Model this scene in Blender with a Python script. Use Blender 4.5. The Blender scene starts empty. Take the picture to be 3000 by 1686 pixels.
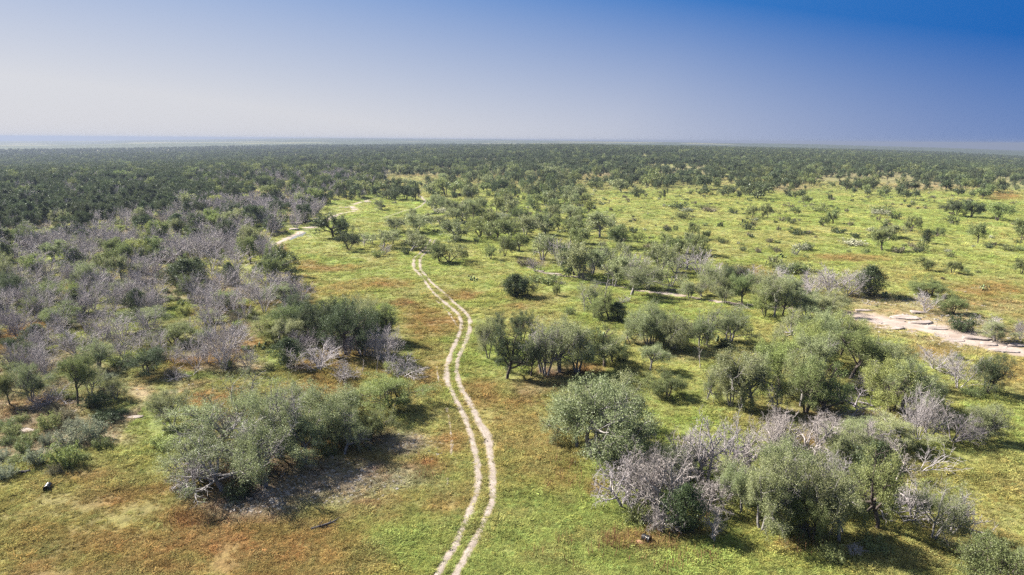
import bpy, math, random
import numpy as np
from mathutils import Matrix, Vector

R = math.radians
rng = np.random.default_rng(7)
random.seed(7)
sc = bpy.context.scene
COL = sc.collection

# ------------------------------------------------------------------ camera
CAM_H = 30.0
FPX = 640.0                      # focal length in pixels of a 1024 wide frame
PITCH, ROLL = 13.0, 0.40
cd = bpy.data.cameras.new('camera')
cam = bpy.data.objects.new('camera', cd)
COL.objects.link(cam)
cd.sensor_width = 36.0
cd.lens = 36.0 * FPX / 1024.0
cd.clip_start = 0.5
cd.clip_end = 60000.0
CAM_R = (Matrix.Rotation(R(90 - PITCH), 3, 'X') @ Matrix.Rotation(R(ROLL), 3, 'Z'))
cam.matrix_world = Matrix.Translation((0, 0, CAM_H)) @ CAM_R.to_4x4()
sc.camera = cam
CR = np.array(CAM_R)

# ------------------------------------------------------------------ sky, sun, exposure
SUN_LEFT, SUN_EL = 62.0, 38.0    # degrees left of the view direction (+Y), degrees above the horizon
w = bpy.data.worlds.new('World')
sc.world = w
w.use_nodes = True
nt = w.node_tree
bg = nt.nodes['Background']
sky = nt.nodes.new('ShaderNodeTexSky')
sky.sky_type = 'NISHITA'
sky.sun_disc = False
sky.sun_elevation = R(SUN_EL)
sky.sun_rotation = R(-SUN_LEFT)
sky.altitude = 300
sky.air_density = 1.0
sky.dust_density = 1.6
sky.ozone_density = 2.0
bg.inputs[1].default_value = 0.07
# hazy air: pale towards the sun and the horizon, deep blue away from them, brightened overhead as added fill, laid over the clear sky
def wn(typ, **kw):
    n = nt.nodes.new(typ)
    for k, v in kw.items():
        setattr(n, k, v)
    return n
def wmath(op, a, b=None, c=None, clamp=False):
    n = wn('ShaderNodeMath', operation=op, use_clamp=clamp)
    for i, q in enumerate((a, b, c)):
        if q is None: continue
        if isinstance(q, (int, float)): n.inputs[i].default_value = q
        else: nt.links.new(q, n.inputs[i])
    return n.outputs[0]
def wmix(f, a, b):
    n = wn('ShaderNodeMix', data_type='RGBA')
    if isinstance(f, float): n.inputs[0].default_value = f
    else: nt.links.new(f, n.inputs[0])
    for i, q in ((6, a), (7, b)):
        if isinstance(q, tuple): n.inputs[i].default_value = (*q, 1)
        else: nt.links.new(q, n.inputs[i])
    return n.outputs[2]
SKY_S = 0.57 / 0.07
_tc = wn('ShaderNodeTexCoord')
_dot = wn('ShaderNodeVectorMath', operation='DOT_PRODUCT')
_sd = (-math.sin(R(SUN_LEFT)) * math.cos(R(SUN_EL)), math.cos(R(SUN_LEFT)) * math.cos(R(SUN_EL)), math.sin(R(SUN_EL)))
nt.links.new(_tc.outputs['Generated'], _dot.inputs[0]); _dot.inputs[1].default_value = _sd
_sx = wn('ShaderNodeSeparateXYZ'); nt.links.new(_tc.outputs['Generated'], _sx.inputs[0])
c_sun = _dot.outputs['Value']; el = wmath('MAXIMUM', _sx.outputs[2], 0.0)
wgt = wmath('ADD', wmath('MULTIPLY_ADD', c_sun, 0.95, 0.60), wmath('MULTIPLY', el, -4.5))
wgt = wmath('MULTIPLY', wgt, 1.0, clamp=True)
glow = wmath('POWER', wmath('MAXIMUM', c_sun, 0.0), 10.0)
wgt = wmath('MAXIMUM', wgt, wmath('MULTIPLY', glow, 0.9), clamp=True)
k_ = SKY_S
cs = wmath('MULTIPLY_ADD', c_sun, 2.2, 0.4, clamp=True)
pale = wmix(cs, tuple(k_ * v for v in (.112, .142, .215)), tuple(k_ * v for v in (.238, .242, .262)))
deep = wmix(wmath('MULTIPLY_ADD', c_sun, 1.3, 0.05, clamp=True), tuple(k_ * v for v in (.000, .042, .165)), tuple(k_ * v for v in (.024, .092, .235)))
high_fill = wn('ShaderNodeMapRange', interpolation_type='SMOOTHSTEP'); nt.links.new(el, high_fill.inputs[0]); high_fill.inputs[1].default_value = .26; high_fill.inputs[2].default_value = .8
deep = wmix(high_fill.outputs[0], deep, tuple(k_ * v for v in (.185, .225, .295)))  # sky above the frame, unseen, made brighter to lift the shadows
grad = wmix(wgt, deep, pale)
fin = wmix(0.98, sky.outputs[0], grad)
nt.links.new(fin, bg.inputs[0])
sd = bpy.data.lights.new('sun', 'SUN')
sd.energy = 5.0
sd.angle = R(0.53)
sd.color = (1.0, 0.93, 0.82)
sun = bpy.data.objects.new('sun', sd)
COL.objects.link(sun)
sun_dir = Vector((-math.sin(R(SUN_LEFT)) * math.cos(R(SUN_EL)), math.cos(R(SUN_LEFT)) * math.cos(R(SUN_EL)), math.sin(R(SUN_EL))))
sun.rotation_euler = sun_dir.to_track_quat('Z', 'Y').to_euler()
vs = sc.view_settings
vs.view_transform = 'Standard'
vs.look = 'None'
vs.gamma = 1.0
vs.use_curve_mapping = False
vs.exposure = 2.25
sc.cycles.use_denoising = False
sc.cycles.max_bounces = 6
sc.cycles.diffuse_bounces = 4
sc.cycles.transmission_bounces = 3
sc.cycles.volume_bounces = 0

# ------------------------------------------------------------------ numbers: noise, terrain, pixels <-> ground
def _hash(ix, iy, seed):
    h = (ix.astype(np.int64) * 374761393 + iy.astype(np.int64) * 668265263 + seed * 974634777) & 0x7fffffff
    h = (h ^ (h >> 13)) * 1274126177 & 0x7fffffff
    h = (h ^ (h >> 16)) & 0x7fffffff
    return h / float(0x7fffffff)

def vnoise(x, y, seed=0):
    x = np.asarray(x, float); y = np.asarray(y, float)
    ix = np.floor(x); iy = np.floor(y)
    fx = x - ix; fy = y - iy
    fx = fx * fx * (3 - 2 * fx); fy = fy * fy * (3 - 2 * fy)
    a = _hash(ix, iy, seed); b = _hash(ix + 1, iy, seed)
    c = _hash(ix, iy + 1, seed); d = _hash(ix + 1, iy + 1, seed)
    return (a * (1 - fx) + b * fx) * (1 - fy) + (c * (1 - fx) + d * fx) * fy

def fbm(x, y, scale, seed=0, octaves=4):
    v = 0.0; amp = 0.5; tot = 0.0
    x = np.asarray(x, float) / scale; y = np.asarray(y, float) / scale
    for k in range(octaves):
        v = v + amp * vnoise(x + 17.3 * k, y - 9.1 * k, seed + k * 31)
        tot += amp; amp *= 0.5
        x = x * 2.03; y = y * 2.03
    return v / tot

def sstep(a, b, x):
    t = np.clip((np.asarray(x, float) - a) / (b - a), 0, 1)
    return t * t * (3 - 2 * t)

def az_of_px(px):                # azimuth (radians, + to the right) of a 1024-wide pixel column near the horizon
    return np.arctan((np.asarray(px, float) - 512) / FPX / math.cos(R(PITCH)) * 0.985)

_PX = np.array([-300, 0, 200, 400, 500, 560, 700, 850, 1024, 1300.])
_EDGE = np.array([-24, -21, -14, 1, 8, 12, 9, 2, -11, -18.])       # plateau height 1500 m away
_PX2 = np.array([-300, 0, 100, 200, 330, 480, 650, 800, 920, 1024, 1300.])
_RIDGE = np.array([-90, -55, -40, 0, 46, 42, 14, -10, -50, -100, -140.])   # ridge height 14 km away
AZ1, AZ2 = az_of_px(_PX), az_of_px(_PX2)

def height(x, y):
    x = np.asarray(x, float); y = np.asarray(y, float)
    r = np.hypot(x, y); az = np.arctan2(x, y)
    near = (fbm(x, y, 60, 3, 3) - 0.5) * 1.2 * sstep(20, 60, r)
    e = np.interp(az, AZ1, _EDGE)
    g = 30 + (np.interp(az, AZ2, _RIDGE) - 30) * 8 / 14
    z = near * (1 - 0.5 * sstep(400, 1500, r)) + e * sstep(350, 1500, r)
    s = np.clip((r - 1500) / 6500, 0, 1)
    z = z + (g - e) * s
    rough = (fbm(x, y, 1700, 11, 4) - 0.5) * 34 + (fbm(x, y, 400, 12, 3) - 0.5) * 9
    z = z + rough * sstep(1700, 4000, r) * (1 - 0.6 * sstep(5500, 8000, r))
    z = z - sstep(8000, 14000, r) * 60
    z = z - 4 * sstep(1600, 2600, r)
    return z

K = 1024.0 / 3000.0

def ground_at(u, v):
    """photo pixel (3000 wide) -> world x, y, z on the terrain"""
    d = CR @ np.array([(u * K - 512) / FPX, -(v * K - 287.5) / FPX, -1.0])
    z = 0.0
    for _ in range(12):
        t = (z - CAM_H) / d[2]
        x, y = d[0] * t, d[1] * t
        z = float(height(x, y))
    return float(x), float(y), z

def ray_z(u, v, yw):
    d = CR @ np.array([(u * K - 512) / FPX, -(v * K - 287.5) / FPX, -1.0])
    return CAM_H + d[2] * yw / d[1]

def project(x, y, z):
    """world -> photo pixel (3000 wide) and depth"""
    p = np.stack([np.asarray(x, float), np.asarray(y, float), np.asarray(z, float) - CAM_H])
    c = CR.T @ p.reshape(3, -1)
    dep = -c[2]
    dd = np.where(np.abs(dep) < 1e-6, 1e-6, dep)
    u = (c[0] / dd * FPX + 512) / K
    v = (287.5 - c[1] / dd * FPX) / K
    return u, v, dep

def poly_world(pts):
    return np.array([ground_at(*p)[:2] for p in pts])

def smooth_line(P, step):
    """Catmull-Rom through P, resampled about every step metres"""
    P = np.asarray(P, float)
    Q = np.vstack([2 * P[0] - P[1], P, 2 * P[-1] - P[-2]])
    out = []
    for i in range(1, len(Q) - 2):
        n = max(2, int(np.linalg.norm(Q[i + 1] - Q[i]) / step))
        t = np.linspace(0, 1, n, endpoint=False)[:, None]
        a, b, c, d = Q[i - 1], Q[i], Q[i + 1], Q[i + 2]
        out.append(0.5 * ((2 * b) + (-a + c) * t + (2 * a - 5 * b + 4 * c - d) * t ** 2 + (-a + 3 * b - 3 * c + d) * t ** 3))
    out.append(P[-1:])
    return np.vstack(out)

def dist_line(x, y, L):
    """distance of points to polyline L"""
    x = np.asarray(x, float).ravel(); y = np.asarray(y, float).ravel()
    best = np.full(x.shape, 1e9)
    for i in range(len(L) - 1):
        ax, ay = L[i]; dx, dy = L[i + 1] - L[i]
        q = dx * dx + dy * dy + 1e-12
        t = np.clip(((x - ax) * dx + (y - ay) * dy) / q, 0, 1)
        best = np.minimum(best, np.hypot(x - ax - t * dx, y - ay - t * dy))
    return best

# traced lines (photo pixels)
RUT_L = [(1273, 1700), (1310, 1636), (1330, 1603), (1354, 1552), (1374, 1502), (1394, 1452), (1401, 1401), (1394, 1334), (1377, 1267), (1351, 1200), (1332, 1164), (1312, 1120), (1309, 1077), (1321, 1033), (1341, 989), (1351, 945), (1338, 916), (1303, 887), (1271, 858), (1248, 829), (1227, 800), (1213, 785), (1213, 758), (1227, 744), (1245, 728), (1257, 712), (1262, 702)]
RUT_R = [(1327, 1700), (1361, 1636), (1381, 1603), (1408, 1552), (1428, 1502), (1445, 1452), (1445, 1401), (1438, 1334), (1418, 1267), (1385, 1200), (1367, 1164), (1344, 1120), (1338, 1077), (1350, 1033), (1370, 989), (1376, 945), (1364, 916), (1332, 887), (1301, 858), (1266, 829), (1241, 800), (1232, 785), (1231, 758), (1245, 743), (1259, 728), (1270, 712), (1275, 702)]
FAR_TRACK = [(1120, 640), (1158, 627), (1187, 617), (1216, 611), (1236, 601), (1245, 590), (1237, 580), (1226, 569), (1232, 556)]
SIDE_RUT = [(1310, 1420), (1322, 1330), (1318, 1240), (1300, 1160), (1284, 1110), (1282, 1065), (1300, 1020)]
SIDE_RUT2 = [(1341, 960), (1320, 925), (1300, 900), (1275, 878)]
CREEK_L = [(780, 722), (815, 706), (850, 692), (890, 672), (930, 655), (965, 636), (1000, 622), (1040, 614), (1030, 600), (1060, 588), (1100, 580)]
CREEK_R = [(1545, 775), (1600, 794), (1680, 806), (1770, 822), (1860, 843), (1930, 851), (2010, 860), (2110, 876), (2220, 888), (2340, 898), (2450, 912), (2550, 925), (2640, 940), (2740, 960), (2830, 985), (2920, 1008), (3060, 1040)]
W = {}
for k_, v_ in dict(RUT_L=RUT_L, RUT_R=RUT_R, FAR=FAR_TRACK, SIDE=SIDE_RUT, SIDE2=SIDE_RUT2, CL=CREEK_L, CRK=CREEK_R).items():
    W[k_] = smooth_line(poly_world(v_), 1.0 if k_ not in ('CL', 'FAR') else 3.0)
W['FAR'] = W['FAR'][np.concatenate([[True], np.linalg.norm(np.diff(W['FAR'], axis=0), axis=1) > 0.1])]

def coarse(L, n):
    i = np.unique(np.linspace(0, len(L) - 1, n).astype(int))
    return L[i]

# ------------------------------------------------------------------ ground colour (albedo) shared by the ground sheet and the grass
PATCH = [
    (2690, 935, 250, 46, 'tan', .85), (2880, 985, 170, 40, 'tan', .85), (2560, 880, 120, 26, 'tan', .7),  # u, v, ru, rv, kind, strength
    (252, 1391, 100, 26, 'rust', .7), (553, 1518, 85, 38, 'rust', .95), (335, 1586, 170, 50, 'rust', .55), (486, 1663, 150, 36, 'rust', .65),
    (537, 1612, 100, 26, 'rust', .5), (130, 1560, 120, 30, 'rust', .3), (1085, 1475, 70, 20, 'rust', .8), (1320, 1300, 90, 45, 'rust', .6), (1253, 1360, 90, 34, 'rust', .8),
    (1290, 1478, 80, 34, 'rust', .55), (1245, 945, 100, 66, 'rust', .65), (1114, 829, 100, 18, 'rust', .7), (1180, 887, 50, 12, 'rust', .8),
    (1361, 864, 55, 16, 'rust', .7), (1260, 1105, 60, 66, 'rust', .6), (1420, 1150, 70, 46, 'rust', .6), (1515, 896, 45, 14, 'rust', .5),
    (1520, 1180, 60, 30, 'rust', .6), (1634, 1400, 70, 46, 'rust', .45), (1886, 1586, 130, 26, 'rust', .6), (1735, 1428, 40, 24, 'rust', .5),
    (2861, 852, 150, 30, 'rust', .65), (2628, 887, 80, 18, 'tan', .7), (2990, 1090, 100, 50, 'rust', .5), (2715, 1039, 90, 24, 'rust', .5), (2213, 800, 70, 20, 'rust', .6),
    (823, 728, 20, 12, 'rust', .8), (954, 785, 110, 12, 'rust', .7), (880, 770, 50, 8, 'rust', .6), (2483, 757, 150, 14, 'rust', .65), (1137, 540, 40, 16, 'tan', .9),
    (1849, 508, 110, 12, 'tan', .8), (2310, 548, 60, 18, 'tan', .7), (2720, 545, 150, 14, 'tan', .7), (2940, 575, 60, 12, 'rust', .7), (850, 810, 60, 12, 'tan', .5),
    (960, 1410, 260, 80, 'stone', 1.0), (740, 1480, 170, 50, 'stone', .95), (1150, 1300, 120, 46, 'stone', .8), (1150, 1400, 130, 50, 'stone', .7), (640, 1360, 60, 40, 'tan', .8), (408, 1150, 50, 26, 'tan', .9),
    (560, 1130, 60, 20, 'tan', .5), (713, 1071, 60, 18, 'tan', .9), (350, 1290, 50, 18, 'tan', .6), (67, 1262, 50, 8, 'stone', .9), (396, 1222, 36, 7, 'stone', .9), (620, 1260, 80, 30, 'rust', .4),
    (1900, 1000, 60, 10, 'tan', .6), (1620, 1085, 60, 26, 'litter', .9), (1560, 1140, 80, 30, 'litter', .6), (1715, 1080, 60, 16, 'rust', .8), (2000, 1040, 110, 24, 'tan', .4),
    (2330, 1600, 80, 26, 'rust', .5), (2200, 1390, 70, 24, 'tan', .4), (2370, 1290, 40, 26, 'rust', .8), (2540, 1240, 130, 40, 'litter', .9), (2380, 1200, 120, 22, 'litter', .6), (2050, 1560, 90, 18, 'rust', .5),
    (1580, 770, 40, 10, 'litter', .7), (1760, 790, 90, 14, 'tan', .4), (2330, 855, 120, 20, 'tan', .4), (2960, 900, 80, 24, 'tan', .5), (1040, 1160, 60, 30, 'litter', .5),
]
C_ = {'rust': (0.20, 0.105, 0.048), 'tan': (0.25, 0.195, 0.115), 'stone': (0.19, 0.155, 0.125), 'litter': (0.15, 0.105, 0.07)}

def in_left_scrub(u, v):
    lim = np.interp(v, [560, 640, 700, 760, 830, 900, 1000, 1080, 1180, 1300, 1400], [980, 930, 790, 830, 850, 900, 820, 760, 430, 330, -300])
    return u < lim

def ground_colour(x, y, z):
    x = np.asarray(x, float).ravel(); y = np.asarray(y, float).ravel(); z = np.asarray(z, float).ravel()
    u, v, dep = project(x, y, z)
    r = np.hypot(x, y)
    n1 = fbm(x, y, 22, 21, 4); n2 = fbm(x, y, 7, 22, 3); n3 = fbm(x, y, 60, 23, 3)
    n4 = fbm(x, y, 1.6, 24, 2)
    lush = np.array([0.184, 0.218, 0.062]); yell = np.array([0.245, 0.242, 0.086]); olive = np.array([0.165, 0.175, 0.070])
    t = sstep(0.40, 0.72, n1 * 0.6 + n2 * 0.4)[:, None]
    c = lush * (1 - t) + yell * t
    s = in_left_scrub(u, v) & (v > 400)
    t2 = (sstep(0.42, 0.62, n2 * .5 + n3 * .5) * np.where(s, 0.9, 0.25))[:, None]
    c = c * (1 - t2) + olive * t2
    near_left = sstep(1000, 300, u) * sstep(1250, 1450, v)
    c = c * (1 - 0.55 * near_left[:, None]) + np.array([0.190, 0.140, 0.058]) * 0.55 * near_left[:, None]
    # general rust and dry straw in the near meadow
    rg = sstep(0.48, 0.68, fbm(x, y, 11, 41, 4)) * sstep(0.38, 0.6, n3) * (0.45 + .5 * sstep(1400, 700, u)) * sstep(700, 900, v)
    # patches
    rust = rg.copy(); W_ = {k: np.zeros_like(x) for k in C_}
    wob = (fbm(x, y, 5, 51, 3) - 0.5) * 1.5
    for (pu, pv, ru, rv, kind, st) in PATCH:
        d2 = ((u - pu) / ru) ** 2 + ((v - pv) / rv) ** 2
        m = sstep(1.5, 0.25, np.sqrt(d2) + wob * 0.8) * st
        W_[kind] = np.maximum(W_[kind], m)
    W_['rust'] = np.maximum(W_['rust'], rust * 0.75)
    for k in ('tan', 'rust', 'litter', 'stone'):
        m = np.clip(W_[k] * (0.62 + 0.75 * n4), 0, 1)[:, None]
        c = c * (1 - m) + np.array(C_[k]) * m
    # bare soil in the left scrub
    bs = (sstep(0.47, 0.68, fbm(x, y, 9, 61, 4)) * np.where(s, 0.85, 0.0))[:, None]
    c = c * (1 - bs) + np.array([0.22, 0.18, 0.125]) * bs
    # beyond the meadow: dry tan under the trees, then dark scrub cover
    fo = sstep(540, 470, v) * np.where(u < 1500, 1.0, .55) * sstep(.62, .45, fbm(x, y, 60, 72, 3))
    c = c * (1 - .8 * fo[:, None]) + np.array([0.075, 0.075, 0.042]) * .8 * fo[:, None]
    far = .75 * sstep(590, 500, v) * sstep(0.35, 0.6, fbm(x, y, 70, 71, 3) + 0.12)
    c = c * (1 - far[:, None]) + np.array([0.200, 0.165, 0.095]) * far[:, None]
    vf = sstep(1200, 2600, r)
    mott = fbm(x, y, 160, 81, 4)[:, None]
    fc = np.array([0.050, 0.068, 0.036]) * (0.7 + 0.6 * mott) + np.array([0.12, 0.10, 0.05]) * sstep(0.60, 0.75, fbm(x, y, 600, 82, 4))[:, None]
    c = c * (1 - vf[:, None]) + fc * vf[:, None]
    sm = sstep(.42, .7, fbm(x, y, 2.6, 25, 3)) * sstep(560, 900, v)
    c = c * (1 - .35 * sm[:, None]) + np.array([0.20, 0.165, 0.075]) * .35 * sm[:, None]
    return c * (0.80 + 0.40 * n4)[:, None]

# ------------------------------------------------------------------ materials
def new_mat(name, rough=0.9, spec=0.2):
    m = bpy.data.materials.new(name)
    m.use_nodes = True
    b = m.node_tree.nodes['Principled BSDF']
    b.inputs['Roughness'].default_value = rough
    b.inputs['Specular IOR Level'].default_value = spec
    return m, m.node_tree, b

def N(t, typ, **kw):
    n = t.nodes.new(typ)
    for k, v in kw.items():
        setattr(n, k, v)
    return n

def mat_plain(name, c1, c2, scale, rough=0.9, spec=0.2, bump=0.0, bscale=None, detail=5, coord='Object'):
    m, t, b = new_mat(name, rough, spec)
    tc = N(t, 'ShaderNodeTexCoord')
    nz = N(t, 'ShaderNodeTexNoise')
    nz.inputs['Scale'].default_value = scale
    nz.inputs['Detail'].default_value = detail
    mx = N(t, 'ShaderNodeMix', data_type='RGBA')
    mx.inputs[6].default_value = (*c1, 1); mx.inputs[7].default_value = (*c2, 1)
    rp = N(t, 'ShaderNodeMapRange')
    rp.inputs[1].default_value = 0.3; rp.inputs[2].default_value = 0.7
    t.links.new(tc.outputs[coord], nz.inputs['Vector'])
    t.links.new(nz.outputs['Fac'], rp.inputs[0])
    t.links.new(rp.outputs[0], mx.inputs[0])
    t.links.new(mx.outputs[2], b.inputs['Base Color'])
    if bump:
        n2 = N(t, 'ShaderNodeTexNoise'); n2.inputs['Scale'].default_value = bscale or scale * 3; n2.inputs['Detail'].default_value = 6
        bp = N(t, 'ShaderNodeBump'); bp.inputs['Strength'].default_value = bump; bp.inputs['Distance'].default_value = 0.1
        t.links.new(tc.outputs[coord], n2.inputs['Vector'])
        t.links.new(n2.outputs['Fac'], bp.inputs['Height'])
        t.links.new(bp.outputs[0], b.inputs['Normal'])
    return m

def mat_ground():
    m, t, b = new_mat('ground_cover', 0.95, 0.1)
    at = N(t, 'ShaderNodeAttribute', attribute_name='tint')
    tc = N(t, 'ShaderNodeTexCoord')
    n1 = N(t, 'ShaderNodeTexNoise'); n1.inputs['Scale'].default_value = 1.7; n1.inputs['Detail'].default_value = 8; n1.inputs['Roughness'].default_value = .7
    hv = N(t, 'ShaderNodeHueSaturation')
    mr = N(t, 'ShaderNodeMapRange'); mr.inputs[1].default_value = .3; mr.inputs[2].default_value = .7; mr.inputs[3].default_value = .62; mr.inputs[4].default_value = 1.38
    n2 = N(t, 'ShaderNodeTexNoise'); n2.inputs['Scale'].default_value = 0.35; n2.inputs['Detail'].default_value = 5
    mh = N(t, 'ShaderNodeMapRange'); mh.inputs[1].default_value = .3; mh.inputs[2].default_value = .7; mh.inputs[3].default_value = .485; mh.inputs[4].default_value = .515
    t.links.new(tc.outputs['Object'], n1.inputs['Vector']); t.links.new(tc.outputs['Object'], n2.inputs['Vector'])
    t.links.new(n1.outputs['Fac'], mr.inputs[0]); t.links.new(mr.outputs[0], hv.inputs['Value'])
    t.links.new(n2.outputs['Fac'], mh.inputs[0]); t.links.new(mh.outputs[0], hv.inputs['Hue'])
    t.links.new(at.outputs['Color'], hv.inputs['Color'])
    t.links.new(hv.outputs[0], b.inputs['Base Color'])
    bp = N(t, 'ShaderNodeBump'); bp.inputs['Strength'].default_value = .8; bp.inputs['Distance'].default_value = .35
    t.links.new(n1.outputs['Fac'], bp.inputs['Height']); t.links.new(bp.outputs[0], b.inputs['Normal'])
    return m

def mat_leaf(name, c1, c2, trans=0.32, vary=0.22, hue=0.018):
    """two leaf colours chosen leaf by leaf, varied plant by plant, part of the light passing through"""
    m = bpy.data.materials.new(name); m.use_nodes = True
    t = m.node_tree; t.nodes.clear()
    out = N(t, 'ShaderNodeOutputMaterial')
    at = N(t, 'ShaderNodeAttribute', attribute_name='leaf')
    mx = N(t, 'ShaderNodeMix', data_type='RGBA')
    mx.inputs[6].default_value = (*c1, 1); mx.inputs[7].default_value = (*c2, 1)
    oi = N(t, 'ShaderNodeObjectInfo')
    hv = N(t, 'ShaderNodeHueSaturation')
    mv = N(t, 'ShaderNodeMapRange'); mv.inputs[3].default_value = 1 - vary; mv.inputs[4].default_value = 1 + vary
    wn = N(t, 'ShaderNodeTexWhiteNoise', noise_dimensions='1D')
    mh = N(t, 'ShaderNodeMapRange'); mh.inputs[3].default_value = .5 - hue; mh.inputs[4].default_value = .5 + hue
    t.links.new(oi.outputs['Random'], mv.inputs[0]); t.links.new(oi.outputs['Random'], wn.inputs['W'])
    t.links.new(wn.outputs['Value'], mh.inputs[0])
    t.links.new(at.outputs['Fac'], mx.inputs[0]); t.links.new(mx.outputs[2], hv.inputs['Color'])
    t.links.new(mv.outputs[0], hv.inputs['Value']); t.links.new(mh.outputs[0], hv.inputs['Hue'])
    df = N(t, 'ShaderNodeBsdfDiffuse'); tr = N(t, 'ShaderNodeBsdfTranslucent'); ms = N(t, 'ShaderNodeMixShader')
    ms.inputs[0].default_value = trans
    t.links.new(hv.outputs[0], df.inputs[0]); t.links.new(hv.outputs[0], tr.inputs[0])
    t.links.new(df.outputs[0], ms.inputs[1]); t.links.new(tr.outputs[0], ms.inputs[2])
    gl = N(t, 'ShaderNodeBsdfGlossy'); gl.inputs['Roughness'].default_value = .45; gl.inputs[0].default_value = (.9, .95, 1, 1)
    m2 = N(t, 'ShaderNodeMixShader'); m2.inputs[0].default_value = 0.012
    t.links.new(ms.outputs[0], m2.inputs[1]); t.links.new(gl.outputs[0], m2.inputs[2])
    t.links.new(m2.outputs[0], out.inputs[0])
    return m

def mat_tint(name, trans=0.45):
    """grass blades: colour carried by each instance"""
    m = bpy.data.materials.new(name); m.use_nodes = True
    t = m.node_tree; t.nodes.clear()
    out = N(t, 'ShaderNodeOutputMaterial')
    at = N(t, 'ShaderNodeAttribute', attribute_name='tint', attribute_type='INSTANCER')
    df = N(t, 'ShaderNodeBsdfDiffuse'); tr = N(t, 'ShaderNodeBsdfTranslucent'); ms = N(t, 'ShaderNodeMixShader')
    ms.inputs[0].default_value = trans
    t.links.new(at.outputs['Color'], df.inputs[0]); t.links.new(at.outputs['Color'], tr.inputs[0])
    t.links.new(df.outputs[0], ms.inputs[1]); t.links.new(tr.outputs[0], ms.inputs[2]); t.links.new(ms.outputs[0], out.inputs[0])
    return m

M_ground = mat_ground()
M_dirt = mat_plain('pale_caliche_dirt', (0.152, 0.126, 0.108), (0.228, 0.198, 0.176), 1.3, bump=.5, bscale=9)
def worn(m, soil, reach):
    """soil and thatch showing through towards the edge of a strip"""
    t = m.node_tree; b = t.nodes['Principled BSDF']
    src = b.inputs['Base Color'].links[0].from_socket
    at = N(t, 'ShaderNodeAttribute', attribute_name='edge'); tc = N(t, 'ShaderNodeTexCoord')
    nz = N(t, 'ShaderNodeTexNoise'); nz.inputs['Scale'].default_value = 3.2; nz.inputs['Detail'].default_value = 7; nz.inputs['Roughness'].default_value = .75
    ad = N(t, 'ShaderNodeMath', operation='MULTIPLY_ADD'); ad.inputs[1].default_value = 1.0
    mr = N(t, 'ShaderNodeMapRange'); mr.inputs[1].default_value = .55; mr.inputs[2].default_value = .55 + reach
    mx = N(t, 'ShaderNodeMix', data_type='RGBA'); mx.inputs[6].default_value = (*soil, 1)
    t.links.new(tc.outputs['Object'], nz.inputs['Vector']); t.links.new(at.outputs['Fac'], ad.inputs[0]); t.links.new(nz.outputs['Fac'], ad.inputs[2])
    t.links.new(ad.outputs[0], mr.inputs[0]); t.links.new(mr.outputs[0], mx.inputs[0]); t.links.new(src, mx.inputs[7]); t.links.new(mx.outputs[2], b.inputs['Base Color'])
worn(M_dirt, (0.150, 0.125, 0.072), .5)
M_rock = mat_plain('pinkish_grey_creek_rock', (0.16, 0.125, 0.105), (0.28, 0.232, 0.205), 0.35, bump=.7, bscale=2.5, detail=9)
worn(M_rock, (0.165, 0.135, 0.072), .5)
M_slab = mat_plain('weathered_grey_slab', (0.135, 0.112, 0.102), (0.275, 0.235, 0.215), 0.9, bump=.6, bscale=5, detail=8)
M_stone = mat_plain('white_limestone', (0.123, 0.114, 0.104), (0.247, 0.228, 0.214), 3, bump=.4)
M_bark = mat_plain('dark_oak_bark', (0.035, 0.028, 0.025), (0.085, 0.07, 0.062), 4)
M_barkg = mat_plain('grey_lichen_bark', (0.12, 0.112, 0.11), (0.23, 0.215, 0.212), 4)
M_dead = mat_plain('bleached_grey_wood', (0.22, 0.2, 0.204), (0.37, 0.342, 0.35), 2)
M_deadw = mat_plain('pale_bleached_wood', (0.185, 0.165, 0.16), (0.33, 0.298, 0.29), 2)
M_deadd = mat_plain('dark_grey_wood', (0.126, 0.113, 0.124), (0.234, 0.211, 0.227), 2)
M_oak = mat_leaf('oak_leaves', (0.1, 0.128, 0.046), (0.2, 0.23, 0.092))
M_oakg = mat_leaf('grey_green_oak_leaves', (0.15, 0.176, 0.08), (0.255, 0.282, 0.14))
M_oakl = mat_leaf('light_green_leaves', (0.15, 0.185, 0.058), (0.25, 0.29, 0.1))
M_jun = mat_leaf('juniper_sprays', (0.036, 0.052, 0.025), (0.078, 0.1, 0.043), trans=.25)
M_oakd = mat_leaf('dark_oak_leaves', (0.046, 0.066, 0.032), (0.100, 0.124, 0.058), trans=.22)
M_silver = mat_leaf('silvery_leaves', (0.12, 0.14, 0.085), (0.27, 0.29, 0.21))
M_white = mat_leaf('cream_flower_heads', (0.13, 0.15, 0.08), (0.36, 0.36, 0.27), trans=.2)
M_brush = mat_leaf('brown_shrub_leaves', (0.095, 0.09, 0.05), (0.18, 0.16, 0.105))
M_grass = mat_tint('grass_blades')
M_black = mat_plain('black_plastic', (0.012, 0.012, 0.013), (0.03, 0.03, 0.032), 6, rough=.3, spec=.5)
M_burnt = mat_plain('charred_wood', (0.02, 0.018, 0.02), (0.06, 0.055, 0.06), 5)
M_ochre = mat_plain('orange_stone', (0.17, 0.09, 0.045), (0.25, 0.16, 0.10), 4, bump=.4)
M_cactus = mat_leaf('cactus_pads', (0.07, 0.10, 0.045), (0.15, 0.18, 0.09), trans=.05)

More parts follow.
